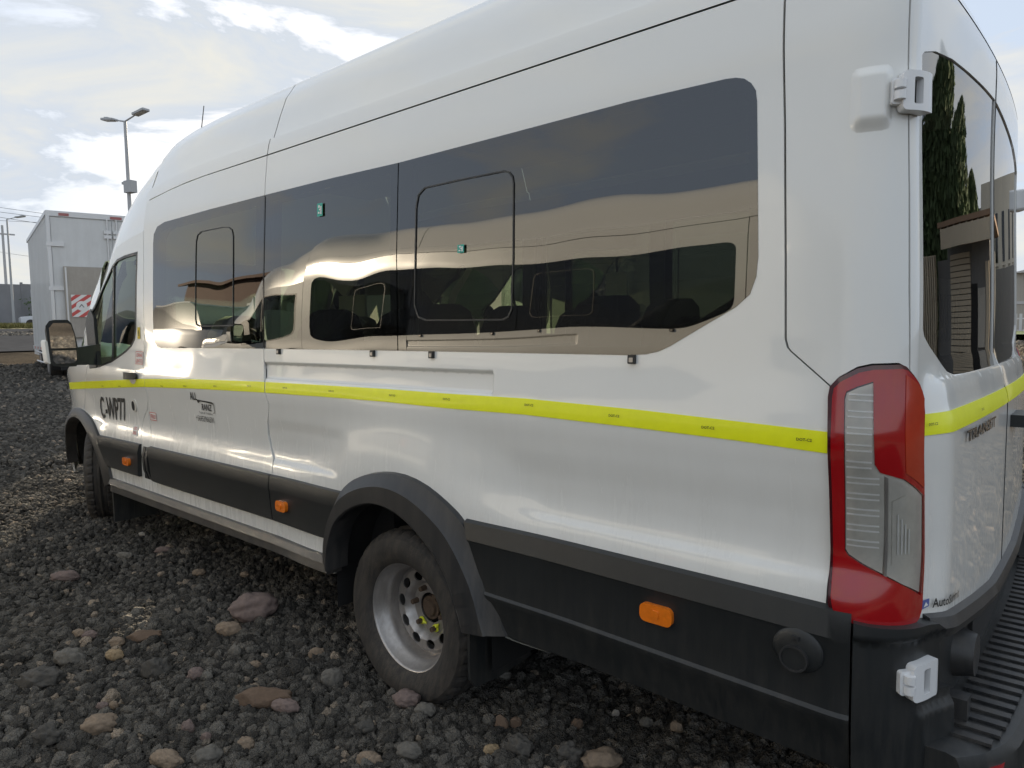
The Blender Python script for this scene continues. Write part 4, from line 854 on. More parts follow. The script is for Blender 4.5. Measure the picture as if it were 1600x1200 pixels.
box('ceiling_lining', (-2.4, 1.62, .28, 1.78, 2.50, 2.53), m_trim, van)
box('dashboard', (-3.62, -3.02, .22, 1.84, .95, 1.24), m_dark, van, bevel=.05)
bm = bmesh.new()
for i in range(20):
    a, b = 2*math.pi*i/20, 2*math.pi*(i+1)/20
    f = lambda t: Vector((-2.92+.12*math.sin(t), .55+.19*math.cos(t), 1.22+.15*math.sin(t)))
    tube(bm, f(a), f(b), .014, .014, 6, cap=False)
tube(bm, (-2.95, .55, 1.20), (-3.1, .55, 1.12), .03); bmobj('steering_wheel', bm, m_dark, van)
box('door_trim', (-3.05, -2.47, 1.90, 1.93, .70, 1.36), m_wst, van, bevel=.02)
box('sun_blind', (-2.98, -2.62, 1.86, 1.88, 1.36, 1.78), m_wst, van, bevel=.01)
# ================================================================ ground
def gz(x, y):
    x = np.asarray(x, float); y = np.asarray(y, float)
    a = np.maximum(0, -x-.3); b = np.maximum(0, y-4.); c = np.maximum(0, -y-2.2)
    h = .034*a-.0*np.maximum(0, a-60)+.004*b+.06*np.minimum(c, 3.0)
    h = np.where(a > 62, .034*62+(a-62)*.012, h)
    h = h+.012*np.sin(x*1.7+y*.9)*np.sin(y*1.3-x*.4)*(1-np.exp(-((x)**2+(y-.1)**2)/.5))
    return h
def gravel_mat(name, c1, c2, tan, rough=.95):
    m, t, b = nodes(name); N, L = t.nodes.new, t.links.new
    oi = N('ShaderNodeObjectInfo'); rp = N('ShaderNodeValToRGB'); L(oi.outputs['Random'], rp.inputs[0]); e = rp.color_ramp
    e.elements[0].position = 0; e.elements[0].color = (*c1, 1); e.elements[1].position = .96; e.elements[1].color = (*c2, 1)
    k = e.elements.new(.985); k.color = (*tan, 1); k = e.elements.new(.5); k.color = (*[(a+b_)/2*.9 for a, b_ in zip(c1, c2)], 1)
    tc = N('ShaderNodeTexCoord'); n = N('ShaderNodeTexNoise'); n.inputs['Scale'].default_value = 3.5; n.inputs['Detail'].default_value = 8; n.inputs['Roughness'].default_value = .75; L(tc.outputs['Object'], n.inputs[0])
    mr = N('ShaderNodeMapRange'); mr.inputs[1].default_value = .3; mr.inputs[2].default_value = .7; mr.inputs[3].default_value = .7; mr.inputs[4].default_value = 1.3; L(n.outputs[0], mr.inputs[0])
    vm = N('ShaderNodeVectorMath'); vm.operation = 'SCALE'; L(rp.outputs[0], vm.inputs[0]); L(mr.outputs[0], vm.inputs['Scale']); L(vm.outputs[0], b.inputs['Base Color'])
    b.inputs['Roughness'].default_value = rough; b.inputs['Specular IOR Level'].default_value = .25
    v = N('ShaderNodeTexVoronoi'); v.inputs['Scale'].default_value = 9; L(tc.outputs['Object'], v.inputs[0])
    ad = N('ShaderNodeMath'); ad.operation = 'ADD'; L(v.outputs[0], ad.inputs[0]); L(n.outputs[0], ad.inputs[1])
    bp = N('ShaderNodeBump'); bp.inputs['Strength'].default_value = .7; bp.inputs['Distance'].default_value = .05; L(ad.outputs[0], bp.inputs['Height']); L(bp.outputs[0], b.inputs['Normal'])
    return m
m_scoria = gravel_mat('dark_scoria', (.062, .058, .052), (.21, .195, .17), (.42, .34, .26))
def ground_mat():
    m, t, b = nodes('dark_gravel_ground'); N, L = t.nodes.new, t.links.new
    tc = N('ShaderNodeTexCoord'); v = N('ShaderNodeTexVoronoi'); v.inputs['Scale'].default_value = 38; L(tc.outputs['Object'], v.inputs[0])
    n = N('ShaderNodeTexNoise'); n.inputs['Scale'].default_value = .35; n.inputs['Detail'].default_value = 9; n.inputs['Roughness'].default_value = .7; L(tc.outputs['Object'], n.inputs[0])
    rp = N('ShaderNodeValToRGB'); e = rp.color_ramp; e.elements[0].position = .35; e.elements[0].color = (.062, .058, .052, 1); e.elements[1].position = .7; e.elements[1].color = (.15, .135, .115, 1); L(n.outputs[0], rp.inputs[0])
    vr = N('ShaderNodeValToRGB'); e = vr.color_ramp; e.elements[0].color = (.5, .5, .5, 1); e.elements[1].color = (1.5, 1.4, 1.3, 1); L(v.outputs['Color'], vr.inputs[0])
    mx = N('ShaderNodeMix'); mx.data_type = 'RGBA'; mx.blend_type = 'MULTIPLY'; mx.inputs[0].default_value = 1; L(rp.outputs[0], mx.inputs[6]); L(vr.outputs[0], mx.inputs[7]); L(mx.outputs[2], b.inputs['Base Color'])
    b.inputs['Roughness'].default_value = 1; b.inputs['Specular IOR Level'].default_value = 0
    bp = N('ShaderNodeBump'); bp.inputs['Strength'].default_value = 1; bp.inputs['Distance'].default_value = .05; bp.invert = True; L(v.outputs[0], bp.inputs['Height']); L(bp.outputs[0], b.inputs['Normal'])
    return m
m_ground = ground_mat()
gx = np.unique(np.concatenate([-np.geomspace(.5, 900, 70)-6, np.arange(-6.5, 6.5, .25), np.geomspace(.5, 900, 40)+6]))
gy = np.unique(np.concatenate([-np.geomspace(.5, 500, 30)-6, np.arange(-6.5, 6.5, .25), np.geomspace(.5, 900, 60)+6]))
X, Y_ = np.meshgrid(gx, gy, indexing='ij'); Zg = gz(X, Y_)
V = np.stack([X, Y_, Zg], -1).reshape(-1, 3); ny = len(gy)
F = [(i*ny+j, (i+1)*ny+j, (i+1)*ny+j+1, i*ny+j+1) for i in range(len(gx)-1) for j in range(ny-1)]
tag(mesh('ground', V, F, m_ground, smooth=True), kind='structure')
# ---- loose scoria, counted by nobody
rng = np.random.default_rng(7)
def rock_mesh(name, seed, rough=.35, sub=3, squash=(1, .85, .62), m=None, angular=0):
    r_ = np.random.default_rng(seed); bm = bmesh.new(); bmesh.ops.create_icosphere(bm, subdivisions=sub, radius=.5)
    from mathutils import noise
    for v in bm.verts:
        p = v.co.normalized(); q = p*2+Vector((seed*3.1, seed*1.7, 0))
        d = 1+rough*(noise.noise(q)*.9+noise.noise(q*2.3)*.5+noise.noise(q*5)*.25*(rough > .2))
        v.co = p*.5*d
    for _ in range(angular):
        n = Vector(r_.normal(size=3)).normalized(); d = .5*r_.uniform(.62, .8)
        for v in bm.verts:
            k = v.co.dot(n)
            if k > d: v.co -= n*(k-d)
    for v in bm.verts: v.co = Vector((v.co.x*squash[0], v.co.y*squash[1], v.co.z*squash[2]))
    me = bpy.data.meshes.new(name); bm.to_mesh(me); bm.free(); me.polygons.foreach_set('use_smooth', [True]*len(me.polygons))
    if rough > .5: me.set_sharp_from_angle(angle=R(50))
    if m: me.materials.append(m)
    return me
rocks = bpy.data.collections.new('gravel_stones')
for i in range(9):
    o = bpy.data.objects.new('gravel_stone', rock_mesh('gravel_stone', i+1, .36, 3, (1, .8+.02*i, .72+.04*(i % 4)), m_scoria, angular=1+i % 4)); rocks.objects.link(o)
def scatter(name, pts, size, label=None):
    me = bpy.data.meshes.new(name); me.vertices.add(len(pts)); me.vertices.foreach_set('co', np.asarray(pts, np.float32).ravel())
    a = me.attributes.new('size', 'FLOAT', 'POINT'); a.data.foreach_set('value', np.asarray(size, np.float32))
    rot = rng.uniform(-math.pi, math.pi, (len(pts), 3)).astype(np.float32); rot[:, :2] *= .35
    a = me.attributes.new('turn', 'FLOAT_VECTOR', 'POINT'); a.data.foreach_set('vector', rot.ravel())
    a = me.attributes.new('pick', 'INT', 'POINT'); a.data.foreach_set('value', rng.integers(0, 9, len(pts)).astype(np.int32))
    me.materials.append(m_scoria)
    o = bpy.data.objects.new(name, me); COL.objects.link(o)
    g = bpy.data.node_groups.new(name, 'GeometryNodeTree'); g.interface.new_socket('Geometry', in_out='INPUT', socket_type='NodeSocketGeometry'); g.interface.new_socket('Geometry', in_out='OUTPUT', socket_type='NodeSocketGeometry')
    n = g.nodes; l = g.links; gi = n.new('NodeGroupInput'); go = n.new('NodeGroupOutput'); ip = n.new('GeometryNodeInstanceOnPoints')
    ci = n.new('GeometryNodeCollectionInfo'); ci.inputs[0].default_value = rocks; ci.inputs['Separate Children'].default_value = True; ci.inputs['Reset Children'].default_value = True
    def na(nm, ty):
        q = n.new('GeometryNodeInputNamedAttribute'); q.data_type = ty; q.inputs[0].default_value = nm; return q.outputs[0]
    l.new(gi.outputs[0], ip.inputs['Points']); l.new(ci.outputs[0], ip.inputs['Instance']); ip.inputs['Pick Instance'].default_value = True
    l.new(na('pick', 'INT'), ip.inputs['Instance Index']); l.new(na('size', 'FLOAT'), ip.inputs['Scale'])
    er = n.new('FunctionNodeEulerToRotation'); l.new(na('turn', 'FLOAT_VECTOR'), er.inputs[0]); l.new(er.outputs[0], ip.inputs['Rotation'])
    l.new(ip.outputs[0], go.inputs[0])
    md = o.modifiers.new('scatter', 'NODES'); md.node_group = g
    tag(o, kind='stuff'); 
    if label: o['label'] = label
    return o
camp = np.array([2.1075, -1.7045])
def region(x0, x1, y0, y1, cell):
    xs = np.arange(x0, x1, cell); ys = np.arange(y0, y1, cell); A, B = np.meshgrid(xs, ys); P = np.stack([A.ravel(), B.ravel()], 1)
    return P+rng.uniform(-.5, .5, P.shape)*cell
fh = np.array([-math.cos(YAW), math.sin(YAW)]); rh_ = np.array([math.sin(YAW), math.cos(YAW)])
P_all, S_all = [], []
for (d0, d1, cell, s0, s1) in ((1.2, 3.6, .0205, .022, .080), (3.6, 6.5, .025, .024, .062), (6.5, 12, .046, .042, .085), (12, 24, .082, .07, .125), (24, 42, .24, .18, .28)):
    R_ = d1*1.3
    P = region(camp[0]-R_, camp[0]+R_, camp[1]-R_, camp[1]+R_, cell); q = P-camp; dep = q@fh; lat = q@rh_
    k = (dep >= d0) & (dep < d1) & (np.abs(lat) < dep*.80+.35)
    # nothing is seen below the middle of the van's floor, so thin it there
    P = P[k]; s = s0+(s1-s0)*rng.beta(1.3, 3.2, len(P)); big = rng.random(len(P)) < .012; s = np.where(big, s*1.7, s)
    P_all.append(P); S_all.append(s)
# the same gravel, laid a little coarser, all round the van
P = region(camp[0]-12, camp[0]+9, camp[1]-9, camp[1]+11, .062); q = P-camp; dep = q@fh; lat = q@rh_
k = ~((dep >= 1.2) & (dep < 12) & (np.abs(lat) < dep*.80+.35)) & (np.hypot(q[:, 0], q[:, 1]) < 11.5)
P_all.append(P[k]); S_all.append(.058+.05*rng.beta(1.3, 3.2, int(k.sum())))
P = np.vstack(P_all); s = np.concatenate(S_all)
keep = ~((P[:, 0] < -20.5)&(P[:, 0] > -42))
P, s = P[keep], s[keep]
lumpf = lambda a, b: .020*np.sin(a*5.1+1)*np.sin(b*4.3)+.012*np.sin(a*11+b*7)+.03
lump = lumpf(P[:, 0], P[:, 1])
z = gz(P[:, 0], P[:, 1])+rng.uniform(-.02, .25, len(P))*s+np.where(np.hypot(P[:, 0]-camp[0], P[:, 1]-camp[1]) < 9, lump, .0)
near_w = np.hypot(P[:, 0], (P[:, 1]-.1)*1.2) < .22; z = np.where(near_w, z-.02, z)
scatter('gravel', np.stack([P[:, 0], P[:, 1], z], 1), s, 'loose dark volcanic gravel covering the whole yard')
print('gravel stones', len(P))

# ---- single stones lying on the gravel: x, y, length, width, height, turn, kind, label
sm_ = {}
def stone_mat(nm, col):
    if nm not in sm_: sm_[nm] = mat(nm, col, .85, var=.22, vscale=9, bump=.25, bscale=40)
    return sm_[nm]
SM = dict(tan=('tan_stone', (.23, .175, .125)), grey=('grey_stone', (.135, .125, .108)), pink=('pinkish_stone', (.18, .135, .12)), brown=('brown_stone', (.14, .095, .065)), dark=('dark_stone', (.078, .072, .063)), pale=('pale_stone', (.34, .31, .27)), ochre=('ochre_stone', (.30, .22, .13)))
def on_ground(px, py):
    d = fw+(px-800)/1098.6*rt-(py-600)/1098.6*up; z = 0
    for _ in range(12):
        t = (z+.02-1.4822)/d[2]; x, y = 2.1075+t*d[0], -1.7045+t*d[1]; z = float(gz(x, y))
    return x, y, z, t*float(np.dot(d, fw))
STONES = [
    (-1.116, -0.006, 0.023, 0.2297, 0.8, 0.62, 'pink', 'largest rounded pinkish stone, left of the rear wheel', 0, 0.72),
    (-1.071, -0.165, 0.024, 0.1283, 0.7, 0.55, 'tan', 'oblong brown stone leaning on the large pinkish one', 1, 0.6),
    (-0.339, -0.398, 0.003, 0.2262, 0.35, 0.36, 'brown', 'long flat brown stone left of the rear wheel', 2, 0.72),
    (-0.645, -0.862, 0.02, 0.1163, 0.8, 0.6, 'tan', 'oval tan stone near the lower left corner', 3, 1.05),
    (-1.26, -0.776, 0.034, 0.1265, 0.85, 0.62, 'grey', 'pale grey rounded stone towards the left edge', 4, 0.58),
    (-0.906, -0.567, 0.024, 0.1073, 0.8, 0.95, 'dark', 'upright dark angular rock left of centre gravel', 5, 0.81),
    (-2.348, -0.473, 0.073, 0.1443, 0.6, 0.45, 'pink', 'flat pinkish oval stone at the left, below the sunlit strip', 6, 1.04),
    (-2.481, -0.112, 0.082, 0.1101, 0.5, 0.4, 'grey', 'thin grey stone tilted, above the centre gravel', 7, 0.56),
    (-2.396, 0.078, 0.079, 0.0962, 0.5, 0.4, 'pink', 'small flat reddish stone below the front step board', 8, 0.79),
    (-1.911, 0.083, 0.055, 0.0708, 0.8, 0.6, 'tan', 'small tan pebble between the step board and the pinkish rock', 9, 1.02),
    (-1.683, 0.242, 0.042, 0.0555, 0.8, 0.6, 'tan', 'tiny tan pebble right under the step board', 10, 0.55),
    (-1.528, -0.663, 0.042, 0.0657, 0.7, 0.6, 'tan', 'left one of two tan pebbles lying side by side', 11, 0.77),
    (-1.48, -0.628, 0.04, 0.0716, 0.7, 0.6, 'pink', 'right one of two pebbles lying side by side', 12, 1.0),
    (-1.281, -0.582, 0.035, 0.0724, 0.8, 0.7, 'tan', 'squarish tan pebble above the mossy one', 0, 0.53),
    (-1.15, -0.639, 0.031, 0.075, 0.8, 0.7, 'ochre', 'mossy ochre pebble beside the squarish tan one', 1, 0.76),
    (-1.259, -0.475, 0.033, 0.1537, 0.5, 0.35, 'brown', 'flat slab of olive brown rock left of the angular rock', 2, 0.98),
    (-0.771, -0.285, 0.017, 0.0559, 0.6, 1.1, 'grey', 'small upright grey pebble below the pinkish rock', 3, 0.51),
    (-0.641, -0.264, 0.012, 0.0491, 0.8, 0.6, 'tan', 'small tan pebble above the long brown stone', 4, 0.74),
    (-0.517, -0.043, 0.007, 0.0674, 0.6, 0.8, 'tan', 'tan oval pebble close left of the rear tyre', 5, 0.97),
    (-0.768, -0.776, 0.022, 0.0393, 0.8, 0.9, 'tan', 'small upright tan pebble above the oval tan stone', 6, 0.49),
    (-0.795, -0.807, 0.023, 0.0466, 0.8, 0.7, 'pink', 'small pinkish pebble touching the upright tan one', 7, 0.72),
    (-0.703, -0.49, 0.017, 0.0627, 0.8, 0.8, 'pink', 'left rounded pinkish pebble in the middle gravel', 8, 0.95),
    (-0.655, -0.462, 0.015, 0.0469, 0.8, 0.8, 'grey', 'small grey pebble right of the pinkish pair', 9, 0.48),
    (-0.384, -0.664, 0.009, 0.0461, 0.7, 1.2, 'pink', 'upright reddish pebble at the lower edge', 10, 0.7),
    (-0.308, -0.635, 0.005, 0.0387, 0.8, 0.8, 'pink', 'round reddish pebble right of the upright one', 11, 0.93),
    (-0.266, -0.789, 0.007, 0.1246, 0.6, 0.5, 'tan', 'pale lumpy stone cut by the lower picture edge', 12, 0.46),
    (-0.128, -0.579, 0.003, 0.0574, 0.8, 0.9, 'tan', 'rough tan pebble near the bottom left of the wheel', 0, 0.69),
    (-0.271, -0.136, 0.0, 0.0883, 0.7, 0.9, 'grey', 'smooth grey pebble against the front of the rear tyre', 1, 0.91),
    (0.072, -0.029, -0.0, 0.1085, 0.8, 0.62, 'pink', 'rounded mottled stone just in front of the rear tyre', 2, 0.44),
    (0.189, -0.038, -0.0, 0.0764, 0.8, 0.7, 'grey', 'smooth grey stone right of the mottled one by the tyre', 3, 0.67),
    (0.061, -0.211, 0.0, 0.0704, 0.8, 0.7, 'dark', 'dark rounded rock below the rear tyre', 4, 0.9),
    (0.25, -0.343, -0.0, 0.09, 0.7, 0.6, 'tan', 'tan stone at the bottom edge below the rear wheel', 5, 0.42),
    (0.333, -0.239, -0.001, 0.0866, 0.7, 0.7, 'grey', 'grey stone at the bottom edge right of the tan one', 6, 0.65),
    (0.523, -0.037, -0.001, 0.0569, 0.8, 0.7, 'ochre', 'small wedge shaped ochre stone by the bottom edge', 7, 0.88),
    (0.451, 0.096, -0.0, 0.0511, 0.6, 1.2, 'brown', 'upright brown pebble under the side of the van', 8, 0.41),
    (0.487, 0.133, -0.0, 0.0419, 0.7, 1.1, 'brown', 'narrow brown pebble beside the upright one', 9, 0.63),
    (0.842, 0.159, -0.001, 0.1322, 0.8, 0.55, 'tan', 'broad pale tan stone at the bottom centre edge', 10, 0.72),
    (0.608, 0.005, -0.001, 0.0953, 0.9, 0.8, 'dark', 'porous dark lava rock right of the ochre stone', 11, 0.39),
    (0.747, 0.102, -0.001, 0.086, 0.9, 0.8, 'dark', 'porous dark lava rock left of the broad tan stone', 12, 0.62),
    (0.654, 0.281, 0.001, 0.0419, 0.6, 1.1, 'brown', 'small brown pebble below the rear side moulding', 0, 0.84),
    (0.955, 0.458, 0.002, 0.0453, 0.6, 1.1, 'tan', 'small tan pebble under the amber side lamp', 1, 0.37),
    (0.835, 0.46, 0.002, 0.0515, 0.8, 0.8, 'grey', 'light grey pebble under the amber side lamp', 2, 0.6),
    (0.705, 0.456, 0.003, 0.029, 0.4, 1.2, 'pale', 'thin white chip on the gravel below the van', 3, 0.83),
    (0.233, 0.353, 0.001, 0.0578, 0.8, 0.8, 'grey', 'grey pebble right behind the mud flap', 4, 1.05),
    (-0.626, -0.732, 0.018, 0.024, 0.8, 0.8, 'pale', 'tiny whitish chip in the left gravel', 5, 0.58),
    (-1.064, -0.963, 0.03, 0.0276, 0.8, 0.8, 'pale', 'tiny whitish chip near the left edge', 6, 0.81),
    (-2.773, 0.102, 0.095, 0.0425, 0.5, 0.8, 'pale', 'tiny pale chip high in the shaded gravel', 7, 1.04),
    (-0.886, -1.085, 0.026, 0.0417, 0.6, 0.8, 'grey', 'grey chip at the left edge near the bottom', 8, 0.56),
    (-0.7, -0.008, 0.012, 0.0588, 0.8, 0.8, 'dark', 'dark lump between the pinkish rock and the tyre', 9, 0.79),
    (-0.166, -0.695, 0.005, 0.0947, 0.7, 0.7, 'grey', 'angular grey lava rock at the bottom edge', 10, 1.02),
    (-1.105, -0.935, 0.031, 0.1785, 0.8, 0.45, 'dark', 'wide low dark rock at the left edge', 11, 0.72),
    (-0.709, -1.011, 0.022, 0.0995, 0.8, 0.8, 'dark', 'dark lava rock in the lower left corner', 12, 0.77),
    (-1.16, -0.444, 0.03, 0.0525, 0.6, 0.5, 'brown', 'small brown pebble on the end of the olive slab', 0, 1.0),
    (-0.231, -0.368, 0.001, 0.1111, 0.6, 0.5, 'pink', 'knobbly reddish lava piece right of the long brown stone', 1, 0.53)]
for (x, y, z, ln, asp, hgt, kd, lab, sd, tn) in STONES:
    me = rock_mesh('stone', 40+sd, .24 if kd != 'dark' else .45, 4, (1, .78, hgt), None, angular=(3 if kd in ('dark', 'brown') else (sd % 2)))
    o = link('stone', me, stone_mat(*SM[kd])); o.location = (x, y, z+float(lumpf(x, y))+.012+ln*hgt*.36); o.scale = (ln, ln*asp, ln); o.rotation_euler = (0, R((sd*37) % 14-7), tn)
    tag(o, lab, 'stone', 'single stones lying on the dark gravel')

# ================================================================ box truck beyond the van
m_box = mat('white_box_panel', (.62, .63, .63), .45, coat=.2, var=.05, vscale=2, dirt=((.3, .28, .25), .35, .4, 4.5), dscale=1)
m_lift = mat('tan_lift_platform', (.36, .33, .29), .6, var=.1, vscale=4, dirt=((.2, .18, .15), .4, 0, 4), dscale=2)
m_alu = mat('aluminium_edge', (.6, .6, .6), .4, metal=.6)
truck = empty('box_truck', (-14.57, 2.98, .46), math.atan2(.19, -.98)-math.pi)
tag(truck, 'white box truck with tan rear lift and red striped sign, parked beyond the van', 'truck')
# local frame: x towards our van (rear) , y to the right of the picture
TL, TW, TB, TT = 5.6, 2.35, .74, 3.56
box('cargo_box', (-TL, -.04, 0.02, TW-.02, TB, TT), m_box, truck)
for y0 in (0, TW-.06): box('box_edge', (-.09, .0, y0, y0+.06, TB-.02, TT+.01), m_alu, truck)
box('box_edge', (-.09, .0, .06, TW-.06, TT-.10, TT+.01), m_alu, truck); box('box_edge', (-.09, .0, .06, TW-.06, TB-.06, TB+.05), m_alu, truck)
box('side_rail', (-TL, -.09, -.01, .05, TT-.07, TT+.012), m_alu, truck); box('side_rail', (-TL, -.09, -.01, .05, TB-.06, TB+.03), m_alu, truck)
for i in range(21):
    x = -.20-i*.25; box('side_rib', (x-.03, x+.03, -.002, .03, TB+.04, TT-.08), m_box, truck)
for y0 in (.07, TW/2+.005):
    d = box('rear_door', (-.05, -.018, y0, y0+TW/2-.08, TB+.06, TT-.12), m_box, truck)
    yy = y0+.02 if y0 < .5 else y0+TW/2-.12
    for z in (1.15, 1.95, 2.85): box('door_hinge', (-.02, .015, yy-.12 if y0 < .5 else yy, yy+.20 if y0 < .5 else yy+.30, z, z+.08), m_alu, d)
    yb_ = y0+TW/2-.16 if y0 < .5 else y0+.08
    bm = bmesh.new(); tube(bm, (.012, yb_, TB+.06), (.012, yb_, TT-.1), .018, .018, 8); bx(bm, -.01, .03, yb_-.07, yb_+.07, TT-.40, TT-.33); bx(bm, -.01, .03, yb_-.07, yb_+.07, TT-.50, TT-.43); bmobj('lock_bar', bm, m_alu, d)
for y0, w_ in ((.22, .18), (1.15, .22), (1.95, .18)): box('marker_lamp', (-.0, .012, y0, y0+w_, TT-.085, TT-.03), mat('faded_red_lamp', (.35, .12, .11), .3), truck)
lift = box('lift_platform', (.03, .09, .24, TW-.15, .98, 2.44), m_lift, truck, bevel=.008)
for y0 in (.36, TW-.20): box('platform_edge', (.088, .10, y0-.10, y0-.07, 1.0, 2.42), m_alu, lift)
SY, SZ = .34, 1.40
sg = box('warning_sign', (.10, .106, SY, SY+.36, SZ, SZ+.46), m_wst, truck)
bm = bmesh.new()
for k in range(-3, 5):                                  # diagonal red bars clipped to the sign
    poly = [(0, k*.16), (0, k*.16+.08), (.36, k*.16+.08+.27), (.36, k*.16+.27)]
    pts = []
    def clip(ps, f, val, gt):
        o_ = []
        for i in range(len(ps)):
            a, b = ps[i], ps[(i+1) % len(ps)]; ia, ib = (a[f] >= val) == gt, (b[f] >= val) == gt
            if ia: o_.append(a)
            if ia != ib: t = (val-a[f])/(b[f]-a[f]); o_.append(tuple(a[j]+t*(b[j]-a[j]) for j in (0, 1)))
        return o_
    ps = clip(poly, 1, .0, True)
    if len(ps) > 2: ps = clip(ps, 1, .46, False)
    if len(ps) > 2: bm.faces.new([bm.verts.new((.1085, SY+a, SZ+b)) for a, b in ps])
bmobj('sign_stripe', bm, mat('sign_red', (.55, .09, .08), .5), sg)
bm = bmesh.new(); v = [bm.verts.new((.110, SY+.18+.10*math.cos(t), SZ+.23+.10*math.sin(t))) for t in np.linspace(0, 2*math.pi, 24, endpoint=False)]; bm.faces.new(v); bmobj('sign_centre', bm, m_wst, sg)
bm = bmesh.new(); bm.faces.new([bm.verts.new((.112, SY+.18+a, SZ+.23+b)) for a, b in ((-.05, -.03), (0, .04), (.05, -.03), (.035, -.03), (0, .018), (-.035, -.03))]); bmobj('sign_arrow', bm, m_ink, sg)
box('lift_arm', (.03, .14, .92, 1.08, .70, 1.28), m_alu, truck)
box('truck_frame', (-TL-1.6, -.1, .55, 1.75, .45, .70), m_dark, truck)
box('tail_lamp_bar', (-.06, .02, .10, TW-.1, .30, .44), m_dark, truck); box('rear_lamp', (.02, .03, .30, .75, .33, .41), m_red, truck)
box('rear_reflector', (.02, .03, TW-.75, TW-.30, .33, .41), m_red, truck)
bm = bmesh.new(); tube(bm, (-4.9, .02, .62), (-2.5, .02, .60), .025, .025, 8); tube(bm, (-4.9, .02, .38), (-2.5, .02, .38), .02, .02, 8); bmobj('side_guard', bm, m_alu, truck)
for (x, ys) in ((-1.95, (.03, .29, TW-.58, TW-.32)), (-5.9, (.16, TW-.42))):
    for y0 in ys:
        bm = bmesh.new(); tube(bm, (x, y0, .42), (x, y0+.24, .42), .43, .43, 36); 
        wv = bmobj('wheel', bm, m_rubber, truck, bevel=.02, smooth=True)
        bm = bmesh.new(); tube(bm, (x, y0-.004, .42), (x, y0+.05, .42), .24, .24, 28); bmobj('rim', bm, m_steel, wv)
for i in range(6): box('side_reflector', (-.35-i*.9-.14, -.35-i*.9, -.014, -.008, TB-.045, TB+.01), m_redink, truck)
box('cab', (-TL-1.75, -TL-.12, .12, TW-.12, .50, 2.35), m_box, truck, bevel=.10, smooth=True)
box('mud_guard', (-1.42, -1.40, .05, .52, .25, .70), m_dark, truck)

# ================================================================ street lamps, poles, wires
m_pole = mat('galvanised_grey_pole', (.42, .43, .44), .6, metal=.3)
def lamp_post(x, y, h, arms, label, cat='street lamp', az=0):
    o = empty('street_lamp', (x, y, float(gz(x, y))), az); tag(o, label, cat)
    bm = bmesh.new(); tube(bm, (0, 0, 0), (0, 0, h), .11, .06, 12); bmobj('pole', bm, m_pole, o, smooth=True)
    for sx in arms:
        bm = bmesh.new(); tube(bm, (0, 0, h-.02), (sx*.75, 0, h+.16), .035, .03, 8); bmobj('arm', bm, m_pole, o)
        T_ = Matrix.Translation((sx*1.05, 0, h+.21))@Matrix.Rotation(R(-8*sx), 4, 'Y')
        hd_ = bmesh.new(); bx(hd_, -.38, .38, -.16, .16, -.05, .05, T=T_); bx(hd_, -.25 if sx < 0 else 0, 0 if sx < 0 else .25, -.10, .10, .05, .10, T=T_)
        bmobj('lamp_head', hd_, m_pole, o, bevel=.02)
        box('lamp_lens', (-.30, .30, -.12, .12, -.065, -.052), mat('lamp_glass', (.5, .5, .48), .3), o, T=T_)
    return o
lp = lamp_post(-30.3, 10.55, 9.45, (-1, 1), 'tall grey street lamp with two heads rising behind the van bonnet', az=R(48.7-90)+math.pi/2+R(-35))
bm = bmesh.new(); bx(bm, -.12, .35, -.15, .15, 6.45, 6.95); bx(bm, -.40, -.12, -.04, .04, 6.85, 6.95); bmobj('control_box', bm, m_pole, lp, bevel=.02)
lp2 = lamp_post(-68.5, 15.3, 9.0, (1,), 'thin distant street lamp with a single arm left of the truck', az=R(48.7-90)+math.pi/2)
pl = empty('utility_pole', (-90, 20.0, float(gz(-90, 20)))); tag(pl, 'distant wooden utility pole with crossarm left of the truck', 'pole')
bm = bmesh.new(); tube(bm, (0, 0, 0), (0, 0, 11), .16, .11, 10); bmobj('pole', bm, m_pole, pl)
bm = bmesh.new(); bx(bm, -.08, .08, -1.1, 1.1, 10.0, 10.15); bmobj('crossarm', bm, m_pole, pl)
m_wire = mat('black_cable', (.02, .02, .02), .6)
def wire(p0, p1, sag, label, r=.022):
    n = 24; bm = bmesh.new(); p0, p1 = Vector(p0), Vector(p1); pr = None
    for i in range(n+1):
        t = i/n; p = p0.lerp(p1, t); p.z -= sag*4*t*(1-t)
        if pr is not None: tube(bm, pr, p, r, r, 5, cap=False)
        pr = p
    tag(bmobj('power_cable', bm, m_wire), label, 'cable', 'overhead cables behind the box truck')
def far_pt(px, py, d):
    q = fw+(px-800)/1098.6*rt-(py-600)/1098.6*up; return np.array([2.1075, -1.7045, 1.4822])+q*d
wire((-114.2, 4.84, 20.21), (-63.48, 48.4, 10.24), 0.4, 'highest overhead cable crossing behind the truck roof')
wire((-111.26, 4.62, 18.93), (-61.84, 47.15, 10.06), 0.4, 'second overhead cable from the top behind the truck roof')
wire((-99.71, 11.87, 16.73), (-74.55, 33.43, 11.29), 0.4, 'third overhead cable from the top, left of the truck')
wire((-135.92, 25.36, 15.99), (-123.78, 35.76, 13.37), 0.4, 'lowest overhead cable meeting the distant pole')
wire((-127.64, 6.17, 18.25), (-73.32, 53.48, 13.94), 0.4, 'thin slack cable just above the truck roof')

